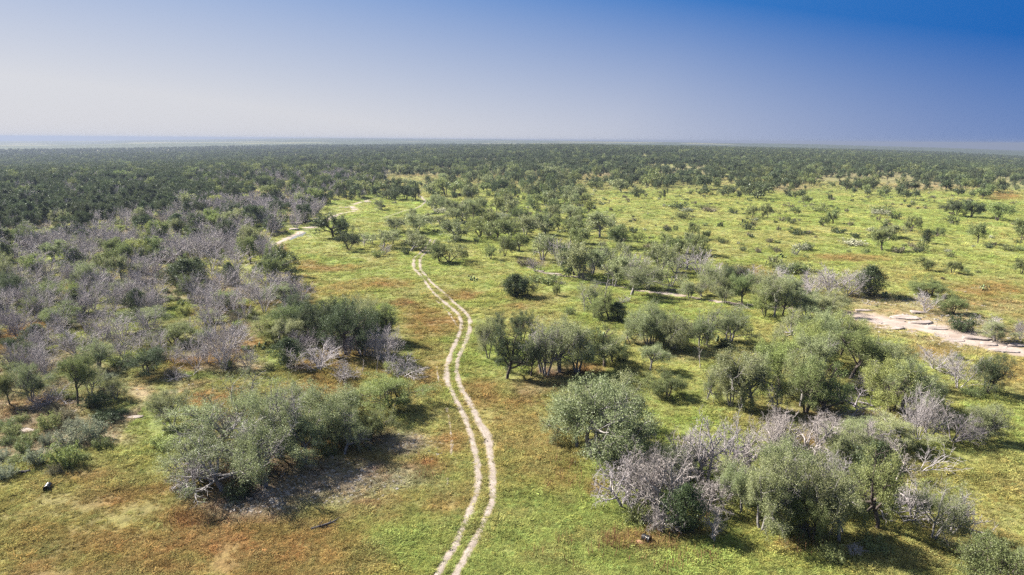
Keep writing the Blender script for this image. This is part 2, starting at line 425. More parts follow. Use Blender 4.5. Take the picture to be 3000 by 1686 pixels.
# ------------------------------------------------------------------ mesh helpers
def mesh_from(name, verts, faces, mats, mat_idx=None, attrs=None, smooth=False):
    me = bpy.data.meshes.new(name)
    verts = np.asarray(verts, np.float32)
    if isinstance(faces, (list, tuple)) and len(faces) and isinstance(faces[0], np.ndarray) and faces[0].ndim == 2:
        blocks = [f for f in faces if len(f)]
    else:
        blocks = [np.asarray(faces, np.int32)]
    loops = np.concatenate([b.ravel() for b in blocks]).astype(np.int32)
    sizes = np.concatenate([np.full(len(b), b.shape[1]) for b in blocks]).astype(np.int32)
    starts = np.concatenate([[0], np.cumsum(sizes)[:-1]]).astype(np.int32)
    me.vertices.add(len(verts)); me.vertices.foreach_set('co', verts.ravel())
    me.loops.add(len(loops)); me.loops.foreach_set('vertex_index', loops)
    me.polygons.add(len(sizes)); me.polygons.foreach_set('loop_start', starts)
    for m in mats:
        me.materials.append(m)
    if mat_idx is not None:
        me.polygons.foreach_set('material_index', np.asarray(mat_idx, np.int32))
    if smooth:
        me.polygons.foreach_set('use_smooth', np.ones(len(sizes), bool))
    for an, (dom, typ, val) in (attrs or {}).items():
        a = me.attributes.new(an, typ, dom)
        if typ == 'FLOAT_COLOR':
            a.data.foreach_set('color', np.asarray(val, np.float32).ravel())
        elif typ == 'FLOAT_VECTOR':
            a.data.foreach_set('vector', np.asarray(val, np.float32).ravel())
        else:
            a.data.foreach_set('value', np.asarray(val).ravel())
    me.update()
    me.validate()
    return me

def link(name, data, parent=None, loc=None):
    o = bpy.data.objects.new(name, data)
    COL.objects.link(o)
    if parent is not None:
        o.parent = parent
    if loc is not None:
        o.location = loc
    return o

def tag(o, label=None, cat=None, group=None, kind=None):
    if label: o['label'] = label
    if cat: o['category'] = cat
    if group: o['group'] = group
    if kind: o['kind'] = kind
    return o

# ------------------------------------------------------------------ ground sheet and far hills (polar grid, denser where it is near)
GROUND_K = 0.66

def polar(name, r_edges, az, mats):
    rr, aa = np.meshgrid(r_edges, az, indexing='ij')
    x = rr * np.sin(aa); y = rr * np.cos(aa)
    z = height(x, y)
    for L, dep, wd in ((W['CL'], 0.5, 7.0), (W['CRK'], 0.55, 6.0)):
        near = (rr < 700)
        d = np.full(rr.shape, 1e9)
        d[near] = dist_line(x[near], y[near], coarse(L, 40))
        z = z - dep * np.exp(-(d / wd) ** 2)
    nr, na = rr.shape
    idx = np.arange(nr * na).reshape(nr, na)
    f = np.stack([idx[:-1, :-1].ravel(), idx[1:, :-1].ravel(), idx[1:, 1:].ravel(), idx[:-1, 1:].ravel()], 1)[:, ::-1]
    c = ground_colour(x, y, z) * GROUND_K
    col = np.concatenate([c, np.ones((len(c), 1))], 1)
    me = mesh_from(name, np.stack([x.ravel(), y.ravel(), z.ravel()], 1), f, mats, attrs={'tint': ('POINT', 'FLOAT_COLOR', col)}, smooth=True)
    o = link(name, me)
    return tag(o, kind='structure')

az_in = np.linspace(R(-48), R(48), 330)
az_all = np.concatenate([np.linspace(R(-180), R(-50), 40), az_in, np.linspace(R(50), R(180), 40)])
r_near = np.concatenate([[0.01, 8, 16, 24], np.geomspace(30, 3500, 520)])
ground = polar('ground', r_near, az_all, [M_ground])
az_hill = np.concatenate([np.linspace(R(-180), R(-50), 40), np.linspace(R(-48), R(48), 220), np.linspace(R(50), R(180), 40)])
hills = polar('hills', np.geomspace(3490, 14000, 110), az_hill, [M_ground])
hills.location.z = -0.3

def zg(x, y):
    """ground height with the creek beds cut in"""
    x = np.atleast_1d(np.asarray(x, float)); y = np.atleast_1d(np.asarray(y, float))
    z = height(x, y)
    z = z - 0.5 * np.exp(-(dist_line(x, y, coarse(W['CL'], 40)) / 7.0) ** 2)
    z = z - 0.55 * np.exp(-(dist_line(x, y, coarse(W['CRK'], 40)) / 6.0) ** 2)
    return z

# ------------------------------------------------------------------ dirt track and creek beds: strips with ragged edges
def strip(lines, widths, mat, name, lift, rag=0.3, gaps=None):
    V, F, E = [], [], []
    n0 = 0
    for L, wd in zip(lines, widths):
        L = smooth_line(L, 0.35) if len(L) < 200 else L
        T = np.gradient(L, axis=0); T /= (np.linalg.norm(T, axis=1, keepdims=True) + 1e-9)
        Nn = np.stack([T[:, 1], -T[:, 0]], 1)
        wv = np.full(len(L), wd, float) if np.isscalar(wd) else np.interp(np.linspace(0, 1, len(L)), np.linspace(0, 1, len(wd)), wd)
        s = np.cumsum(np.concatenate([[0], np.linalg.norm(np.diff(L, axis=0), axis=1)]))
        off = []
        for side in (-1, 1):
            e = wv * 0.5 * (1 + rag * 2.2 * (fbm(s + 100 * side, s * 0 + n0, 1.3, 5, 3) - 0.5)) * (1 + rag * 1.5 * (fbm(s, s * 0 + 7 * side + n0, 7, 6, 2) - .5))
            off.append(e)
        cols = [L - Nn * off[0][:, None], L - Nn * (off[0] * .4)[:, None], L + Nn * (off[1] * .4)[:, None], L + Nn * off[1][:, None]]
        P = np.stack(cols, 1)
        zz = zg(P[..., 0].ravel(), P[..., 1].ravel()).reshape(P.shape[:2]) + lift
        zz[:, (0, 3)] -= lift * 0.6
        V.append(np.concatenate([P, zz[..., None]], 2).reshape(-1, 3)); E.append(np.tile([0., .62, .62, 0.], len(L)))
        n = len(L)
        idx = n0 + np.arange(n * 4).reshape(n, 4)
        keep = np.ones(n - 1, bool)
        if gaps is not None:
            keep = fbm(s[:-1], s[:-1] * 0 + n0, 4.0, 9, 3) > gaps
        for k in range(3):
            F.append(np.stack([idx[:-1, k], idx[:-1, k + 1], idx[1:, k + 1], idx[1:, k]], 1)[keep])
        n0 += n * 4
    me = mesh_from(name, np.vstack(V), np.vstack(F), [mat], attrs={'edge': ('POINT', 'FLOAT', np.concatenate(E))}, smooth=True)
    return tag(link(name, me), kind='structure')

WIDE = smooth_line(poly_world([(1432, 1325), (1436, 1302), (1430, 1278), (1416, 1255), (1400, 1232)]), .5)
strip([W['RUT_L'], W['RUT_R'], W['FAR'], WIDE], [0.82, 0.82, [.2, .8, 1.3, .7], [0.4, 1.2, 1.3, .9, .3]], M_dirt, 'dirt_track', 0.05, rag=.5)
strip([W['SIDE'], W['SIDE2']], [0.32, 0.35], M_dirt, 'faint_track', 0.045, rag=.9, gaps=.43)
strip([W['CL']], [[1.5, 2.5, 3.6, 3.8, 1.6, 1.8, 3, 1.6, 3, 1.5]], M_rock, 'creek_bed', 0.06, rag=.9, gaps=.36)
_u = project(W['CRK'][:, 0], W['CRK'][:, 1], height(W['CRK'][:, 0], W['CRK'][:, 1]))[0]
strip([W['CRK'][_u < 1860], W['CRK'][(_u > 2015) & (_u < 2420)]], [[1.0, 1.8, 1.4, 1.2], [1.2, 1.6, 1.8, 2.6]], M_rock, 'creek_bed', 0.06, rag=.9, gaps=.40)
strip([W['CRK'][(_u >= 1855) & (_u <= 2020)], W['CRK'][_u >= 2415]], [[1.5, 3.6, 4.4, 2.4], [3, 8, 11, 12, 11, 10, 8, 7]], M_rock, 'creek_bed', 0.06, rag=.6)
# shallow pool left in the creek
m_water, t_, b_ = new_mat('still_water', .05, .5)
b_.inputs['Base Color'].default_value = (0.16, 0.17, 0.18, 1)
pool_pts = poly_world([(846, 700), (872, 688), (895, 677)])
strip([smooth_line(pool_pts, .5)], [[.6, 2.6, 1.0]], m_water, 'water', 0.13, rag=.4)

# ------------------------------------------------------------------ plants
def unit(v):
    return v / (np.linalg.norm(v) + 1e-9)

def deviate(d, ang, az):
    a = unit(np.cross(d, [0.3, 0.2, 0.9] if abs(d[2]) < .9 else [1, 0, 0]))
    b = np.cross(d, a)
    return unit(d * math.cos(ang) + (a * math.cos(az) + b * math.sin(az)) * math.sin(ang))

def grow(g, stems, levels):
    """stems: [(pos, dir, length, radius)]; levels: one dict per level. Returns tube segments and leaf spots."""
    segs, spots = [], []
    todo = [(np.array(p, float), unit(np.array(d, float)), L, r, 0) for p, d, L, r in stems]
    while todo:
        p, d, L, r, lv = todo.pop()
        S = levels[lv]
        n = S['seg']
        pts = [p]; rad = [r]
        q = d.copy()
        tip = S.get('tip', .5)
        for k in range(n):
            q = unit(q + g.normal(0, S['wob'], 3) + np.array([0, 0, S.get('up', 0.0)]))
            pts.append(pts[-1] + q * L / n)
            rad.append(r * (1 - (1 - tip) * (k + 1) / n))
        for k in range(n):
            segs.append((*pts[k], *pts[k + 1], rad[k], rad[k + 1], lv))
        if lv + 1 < len(levels):
            Cn = levels[lv + 1]
            m = int(round(Cn['num'] * g.uniform(.8, 1.2)))
            az = g.uniform(0, 6.28)
            for j in range(m):
                t = Cn['from'] + (1 - Cn['from']) * (j + g.uniform(0, 1)) / m
                t = min(t, .999)
                k = int(t * n); f = t * n - k
                pos = pts[k] * (1 - f) + pts[k + 1] * f
                loc = unit(pts[k + 1] - pts[k])
                az += 2.4 + g.normal(0, .4)
                nd = deviate(loc, R(Cn['ang'] * g.uniform(.7, 1.3)), az)
                nL = Cn['len'] * L * g.uniform(.7, 1.25) * (1 - Cn.get('shrink', .35) * t)
                nr = min(rad[k] * .75, max(r * Cn.get('rad', .5), Cn.get('rmin', .008)))
                todo.append((pos, nd, nL, max(nr, Cn.get('rmin', .008)), lv + 1))
        if S.get('leaf'):
            for k in range(1, n + 1):
                spots.append(pts[k]); 
                if S['leaf'] > 1:
                    spots.append(.5 * (pts[k] + pts[k - 1]))
    return np.array(segs), (np.array(spots) if spots else np.zeros((0, 3)))

def tubes(segs, sides):
    a = segs[:, 0:3]; b = segs[:, 3:6]; ra = segs[:, 6]; rb = segs[:, 7]
    d = b - a; d /= (np.linalg.norm(d, axis=1, keepdims=True) + 1e-9)
    h = np.where(np.abs(d[:, 2:3]) < .9, np.array([[0, 0, 1.]]), np.array([[1., 0, 0]]))
    e1 = np.cross(d, h); e1 /= (np.linalg.norm(e1, axis=1, keepdims=True) + 1e-9)
    e2 = np.cross(d, e1)
    th = np.arange(sides) * 2 * math.pi / sides
    ring = e1[:, None, :] * np.cos(th)[None, :, None] + e2[:, None, :] * np.sin(th)[None, :, None]
    va = a[:, None, :] + ring * ra[:, None, None]
    vb = b[:, None, :] + ring * rb[:, None, None]
    V = np.concatenate([va, vb], 1).reshape(-1, 3)
    base = (np.arange(len(segs)) * 2 * sides)[:, None]
    k = np.arange(sides); k2 = (k + 1) % sides
    F = np.stack([base + k, base + k2, base + sides + k2, base + sides + k], 2).reshape(-1, 4)
    return V, F

def branch_mesh(name, segs, mat, fine=3, thick=.035):
    big = segs[:, 6] > thick
    V1, F1 = tubes(segs[big], 6) if big.any() else (np.zeros((0, 3)), np.zeros((0, 4), int))
    V2, F2 = tubes(segs[~big], fine) if (~big).any() else (np.zeros((0, 3)), np.zeros((0, 4), int))
    lev = np.concatenate([np.repeat(segs[big, 8], 6), np.repeat(segs[~big, 8], fine)])
    return np.vstack([V1, V2]), np.vstack([F1, F2 + len(V1)]), lev

def leaf_quads(g, spots, per, spread, size, up=.25, flat=1.0, jitter=.4):
    """per leaves about each spot; every leaf a bent rhombus of two triangles"""
    P = np.repeat(spots, per, 0)
    n = len(P)
    P = P + g.normal(0, spread, (n, 3)) * np.array([1, 1, flat])
    clump = np.repeat(g.uniform(0, 1, len(spots)), per)
    nrm = g.normal(0, 1, (n, 3)); nrm[:, 2] = np.abs(nrm[:, 2]) + up
    nrm /= np.linalg.norm(nrm, axis=1, keepdims=True)
    t = np.cross(nrm, g.normal(0, 1, (n, 3))); t /= (np.linalg.norm(t, axis=1, keepdims=True) + 1e-9)
    bt = np.cross(nrm, t)
    s = size * g.uniform(1 - jitter, 1 + jitter, (n, 1))
    V = np.stack([P - t * s, P + bt * s * .55 + nrm * s * .15, P + t * s, P - bt * s * .55 + nrm * s * .15], 1).reshape(-1, 3)
    F = np.arange(n * 4).reshape(n, 4)
    val = np.clip(.65 * clump + .35 * g.uniform(0, 1, n), 0, 1)
    return V, F, np.repeat(val, 4)

def stems_out(g, n, lean, L, r, spread=.15):
    out = []
    a0 = g.uniform(0, 6.28)
    for k in range(n):
        a = a0 + k * 6.28 / n + g.normal(0, .3)
        l = R(lean * g.uniform(.5, 1.3))
        out.append(((math.cos(a) * spread * (n > 1), math.sin(a) * spread * (n > 1), -.15), (math.sin(l) * math.cos(a), math.sin(l) * math.sin(a), math.cos(l)), L * g.uniform(.85, 1.15), r * g.uniform(.8, 1.1)))
    return out

def proto(kind, seed, lod):
    """(branch verts, faces), (leaf verts, faces, values) for a plant about 6 m tall; lod 0 near, 1 middle, 2 far"""
    g = np.random.default_rng(seed * 101 + 13)
    hi = lod == 0
    if kind in ('oak', 'oaks'):
        n = int(g.integers(1, 4))
        st = stems_out(g, n, 20 if n > 1 else 9, 2.5, .15 if n > 1 else .21)
        num = {0: (5, 6, 6), 1: (4, 5, 4), 2: (3, 4, 0)}[lod]
        if n == 1: num = (num[0] + 3, num[1], num[2])
        lv = [dict(seg=4, wob=.12, up=.02, tip=.7),
              dict(num=num[0], ang=54, len=1.2, seg=4, wob=.20, up=.07, rad=.5, tip=.4, shrink=.05, **{'from': .5}),
              dict(num=num[1], ang=50, len=.62, seg=3, wob=.24, up=.05, rad=.4, tip=.4, leaf=0 if hi else 1, rmin=.012, **{'from': .3})]
        if num[2]:
            lv.append(dict(num=num[2], ang=52, len=.62, seg=2, wob=.26, up=.02, rad=.4, leaf=1, rmin=.008 if hi else .014, **{'from': .2}))
        segs, spots = grow(g, st, lv)
        # some limbs stand bare: leaf spots near a few random directions are dropped
        if lod < 2 and len(spots):
            cen = spots.mean(0)
            dv = spots - cen; dv /= np.linalg.norm(dv, axis=1, keepdims=True) + 1e-9
            for _ in range(3 if kind == 'oak' else 6):
                q = unit(g.normal(0, 1, 3))
                hit = (dv @ q > .86) & (g.uniform(0, 1, len(dv)) < .85)
                spots, dv = spots[~hit], dv[~hit]
        if lod == 0:
            per, sp, sz = (46, .165, .046) if kind == 'oak' else (28, .17, .046)
            cap = 1050
        elif lod == 1:
            per, sp, sz = (17, .21, .105) if kind == 'oak' else (10, .21, .10)
            cap = 420
        else:
            per, sp, sz = 18, .46, .25
            cap = 45
        if len(spots) > cap: spots = spots[g.permutation(len(spots))[:cap]]
        lf = leaf_quads(g, spots, per, sp, sz, up=(.3, .25, 0.)[lod])
    elif kind == 'juniper':
        H = 5.4
        nst = {0: 90, 1: 46, 2: 18}[lod]
        segs = [(0, 0, -.1, 0, 0, 1.4, .2, .15, 0), (0, 0, 1.4, .1, .05, 3.4, .15, .09, 0), (.1, .05, 3.4, .05, 0, 5.1, .09, .02, 0)]
        spots = []
        pw = g.uniform(.7, 1.2); fat = g.uniform(1.7, 2.3); lob = g.uniform(0, 6.28, 4)
        for k in range(nst):
            t = (k + g.uniform(0, 1)) / nst
            z0 = .25 + t * (H - .5)
            rad = fat * (max(0.02, math.sin(math.pi * min(1, (t * .86 + .16)))) ** pw) * g.uniform(.75, 1.1)
            a = k * 2.4 + g.normal(0, .3)
            rad *= 1 + .22 * math.sin(2 * a + lob[0]) + .15 * math.sin(3 * a + lob[1] + t * 4)
            e = np.array([math.cos(a) * rad, math.sin(a) * rad, z0 + rad * .35])
            s0 = np.array([0, 0, z0])
            segs.append((*s0, *e, .035, .01, 2))
            for f in ((.45, .62, .8, .95) if lod < 2 else (.6, .95)):
                spots.append(s0 * (1 - f) + e * f)
        segs = np.array(segs); spots = np.array(spots)
        per, sp, sz = {0: (34, .24, .07), 1: (12, .28, .15), 2: (24, .40, .23)}[lod]
        if lod == 2: segs = segs[:3]
        lf = leaf_quads(g, spots, per, sp, sz, up=0.)
    elif kind == 'fan':            # bleached many-stemmed skeleton, branches rising like a fan
        n = int(g.integers(3, 6))
        st = stems_out(g, n, 32, 5.0, .10)
        num = {0: (11, 8, 5), 1: (9, 6, 4), 2: (10, 8, 0)}[lod]
        rm = {0: .008, 1: .017, 2: .045}[lod]
        lv = [dict(seg=5, wob=.07, up=.05, tip=.25),
              dict(num=num[0], ang=36, len=.55, seg=3, wob=.10, up=.07, rad=.42, tip=.4, shrink=.5, rmin=rm, **{'from': .12}),
              dict(num=num[1], ang=36, len=.5, seg=2, wob=.13, up=.06, rad=.5, tip=.5, rmin=rm, **{'from': .15})]
        if num[2]: lv.append(dict(num=num[2], ang=38, len=.55, seg=1, wob=.15, up=.04, rad=.6, rmin=rm, **{'from': .1}))
        segs, _ = grow(g, st, lv); lf = None
    elif kind == 'bare':           # leafless crooked oak
        n = int(g.integers(1, 4))
        st = stems_out(g, n, 20, 2.2, .16)
        num = {0: (6, 6, 6, 4), 1: (5, 6, 6, 0), 2: (5, 6, 0, 0)}[lod]
        rm = {0: .0075, 1: .015, 2: .04}[lod]
        lv = [dict(seg=4, wob=.14, up=.02, tip=.7),
              dict(num=num[0], ang=52, len=1.2, seg=5, wob=.22, up=.05, rad=.5, tip=.35, shrink=.15, **{'from': .4}),
              dict(num=num[1], ang=50, len=.6, seg=4, wob=.27, up=.02, rad=.4, tip=.4, rmin=rm, **{'from': .2})]
        if num[2]: lv.append(dict(num=num[2], ang=52, len=.55, seg=3, wob=.32, up=.0, rad=.5, rmin=rm, **{'from': .12}))
        if num[3]: lv.append(dict(num=num[3], ang=55, len=.5, seg=1, wob=.35, rad=.6, rmin=rm, **{'from': .1}))
        segs, _ = grow(g, st, lv); lf = None
    elif kind == 'snag':           # standing pole with a few broken limbs
        st = [((0, 0, -.1), (g.normal(0, .12), g.normal(0, .12), 1), 4.6, .12)]
        lv = [dict(seg=6, wob=.13, up=.03, tip=.35),
              dict(num=5, ang=45, len=.34, seg=4, wob=.22, up=.06, rad=.45, tip=.3, **{'from': .35}),
              dict(num=3, ang=45, len=.5, seg=2, wob=.25, rad=.5, rmin=.012, **{'from': .3})]
        segs, _ = grow(g, st, lv); lf = None
    elif kind == 'shrub':          # about 1.6 m tall, leaves to the ground
        n = {0: 16, 1: 11, 2: 7}[lod]
        st = stems_out(g, n, 48, 1.35, .025, .12)
        lv = [dict(seg=3, wob=.12, up=.05, tip=.4, leaf=1),
              dict(num={0: 6, 1: 3, 2: 1}[lod], ang=42, len=.5, seg=2, wob=.2, up=.04, rad=.5, leaf=1, rmin=.008, **{'from': .15})]
        segs, spots = grow(g, st, lv)
        per, sp, sz = {0: (14, .10, .055), 1: (8, .13, .10), 2: (6, .20, .22)}[lod]
        lf = leaf_quads(g, spots, per, sp, sz, up=.2)
    nb = branch_mesh('b', segs, None)
    if lf is not None:
        lf[0][:, 2] = np.maximum(lf[0][:, 2], 0.03)
    return nb, lf

MAT_OF = {  # look -> (shape, branch material, leaf material)
    'oak': ('oak', M_bark, M_oak), 'oak_dark': ('oak', M_bark, M_oakd), 'oak_grey': ('oak', M_barkg, M_oakg), 'oak_sparse': ('oaks', M_barkg, M_oakg), 'oak_light': ('oak', M_bark, M_oakl),
    'juniper': ('juniper', M_bark, M_jun), 'dead_fan': ('fan', M_dead, None), 'dead_bare': ('bare', M_dead, None), 'dead_pale': ('bare', M_deadw, None), 'dead_dark': ('fan', M_deadd, None),
    'snag': ('snag', M_deadw, None), 'shrub_green': ('shrub', M_bark, M_oak), 'shrub_light': ('shrub', M_bark, M_oakl), 'shrub_silver': ('shrub', M_barkg, M_silver),
    'shrub_white': ('shrub', M_barkg, M_white), 'shrub_brown': ('shrub', M_barkg, M_brush), 'shrub_dark': ('shrub', M_bark, M_jun),
}
PART_NAMES = {'tree': ('trunk', 'crown'), 'dead': ('trunk', 'crown'), 'shrub': ('stem', 'foliage')}
N_VAR = {0: 5, 1: 5, 2: 4}
_geo, _mesh = {}, {}

def geo(shape, var, lod):
    k = (shape, var, lod)
    if k not in _geo:
        (bv, bf, bl), lf = proto(shape, var + 10 * (zlib_(shape) % 50), lod)
        # size measured on what one sees
        allv = bv if lf is None else np.vstack([bv, lf[0]])
        H = np.percentile(allv[:, 2], 99.3)
        Wd = 2 * np.percentile(np.hypot(allv[:, 0], allv[:, 1]), 96)
        _geo[k] = ((bv, bf, bl), lf, H, Wd)
    return _geo[k]

def zlib_(s):
    return sum(ord(c) * (i + 3) for i, c in enumerate(s))

def meshes(look, var, lod):
    """list of (part name, mesh) for near and middle plants, one joined mesh for far ones"""
    k = (look, var, lod)
    if k in _mesh:
        return _mesh[k]
    shape, mb, ml = MAT_OF[look]
    (bv, bf, bl), lf, H, Wd = geo(shape, var, lod)
    if lod == 2:
        if lf is None:
            me = mesh_from('bare_branches', bv, bf, [mb])
        else:
            V = np.vstack([bv, lf[0]]); F = np.vstack([bf, lf[1] + len(bv)])
            mi = np.concatenate([np.zeros(len(bf), int), np.ones(len(lf[1]), int)])
            at = np.concatenate([np.zeros(len(bv)), lf[2]])
            me = mesh_from('far_plant', V, F, [mb, ml], mi, {'leaf': ('POINT', 'FLOAT', at)})
        out = [(None, me)]
    elif lf is None:
        thick = bl < .5
        out = []
        for nm, sel in (('trunk', thick), ('crown', ~thick)):
            f = bf[sel]
            if not len(f): continue
            ids, inv = np.unique(f, return_inverse=True)
            out.append((nm, mesh_from(nm, bv[ids], inv.reshape(f.shape), [mb])))
    else:
        sh = shape == 'shrub'
        out = [('stem' if sh else 'trunk', mesh_from('branches', bv, bf, [mb])), ('foliage' if sh else 'crown', mesh_from('leaves', lf[0], lf[1], [ml], attrs={'leaf': ('POINT', 'FLOAT', lf[2])}))]
    _mesh[k] = out
    return out

NAME_OF = {'oak': 'oak_tree', 'juniper': 'juniper_tree', 'dead': 'dead_tree', 'snag': 'dead_tree', 'shrub': 'shrub'}
CAT_OF = {'oak_tree': 'tree', 'juniper_tree': 'tree', 'dead_tree': 'dead tree', 'shrub': 'shrub'}
PLANTS = []     # dicts: look, x, y, z, h, w, rot, hand

def plant(look, x, y, h, w, hand=False, lean=0.0, z=None):
    PLANTS.append(dict(look=look, x=x, y=y, h=h, w=w, rot=float(rng.uniform(0, 6.28)), hand=hand, lean=lean, z=z))

def fam(look):
    return look.split('_')[0]

def trace(look, u, v, top, wpx, lean=0.0):
    """a plant seen in the photo: foot pixel, top row, crown width in pixels"""
    x, y, z = ground_at(u, v)
    dep = project(x, y, z)[2][0]
    h = (ray_z(u, top, y) - z) * (0.99 if wpx < 110 else 0.95)
    wd = wpx * K / FPX * dep * (1.22 if fam(look) != 'shrub' else 1.08)
    plant(look, x, y, max(h, .3), wd, True, lean)

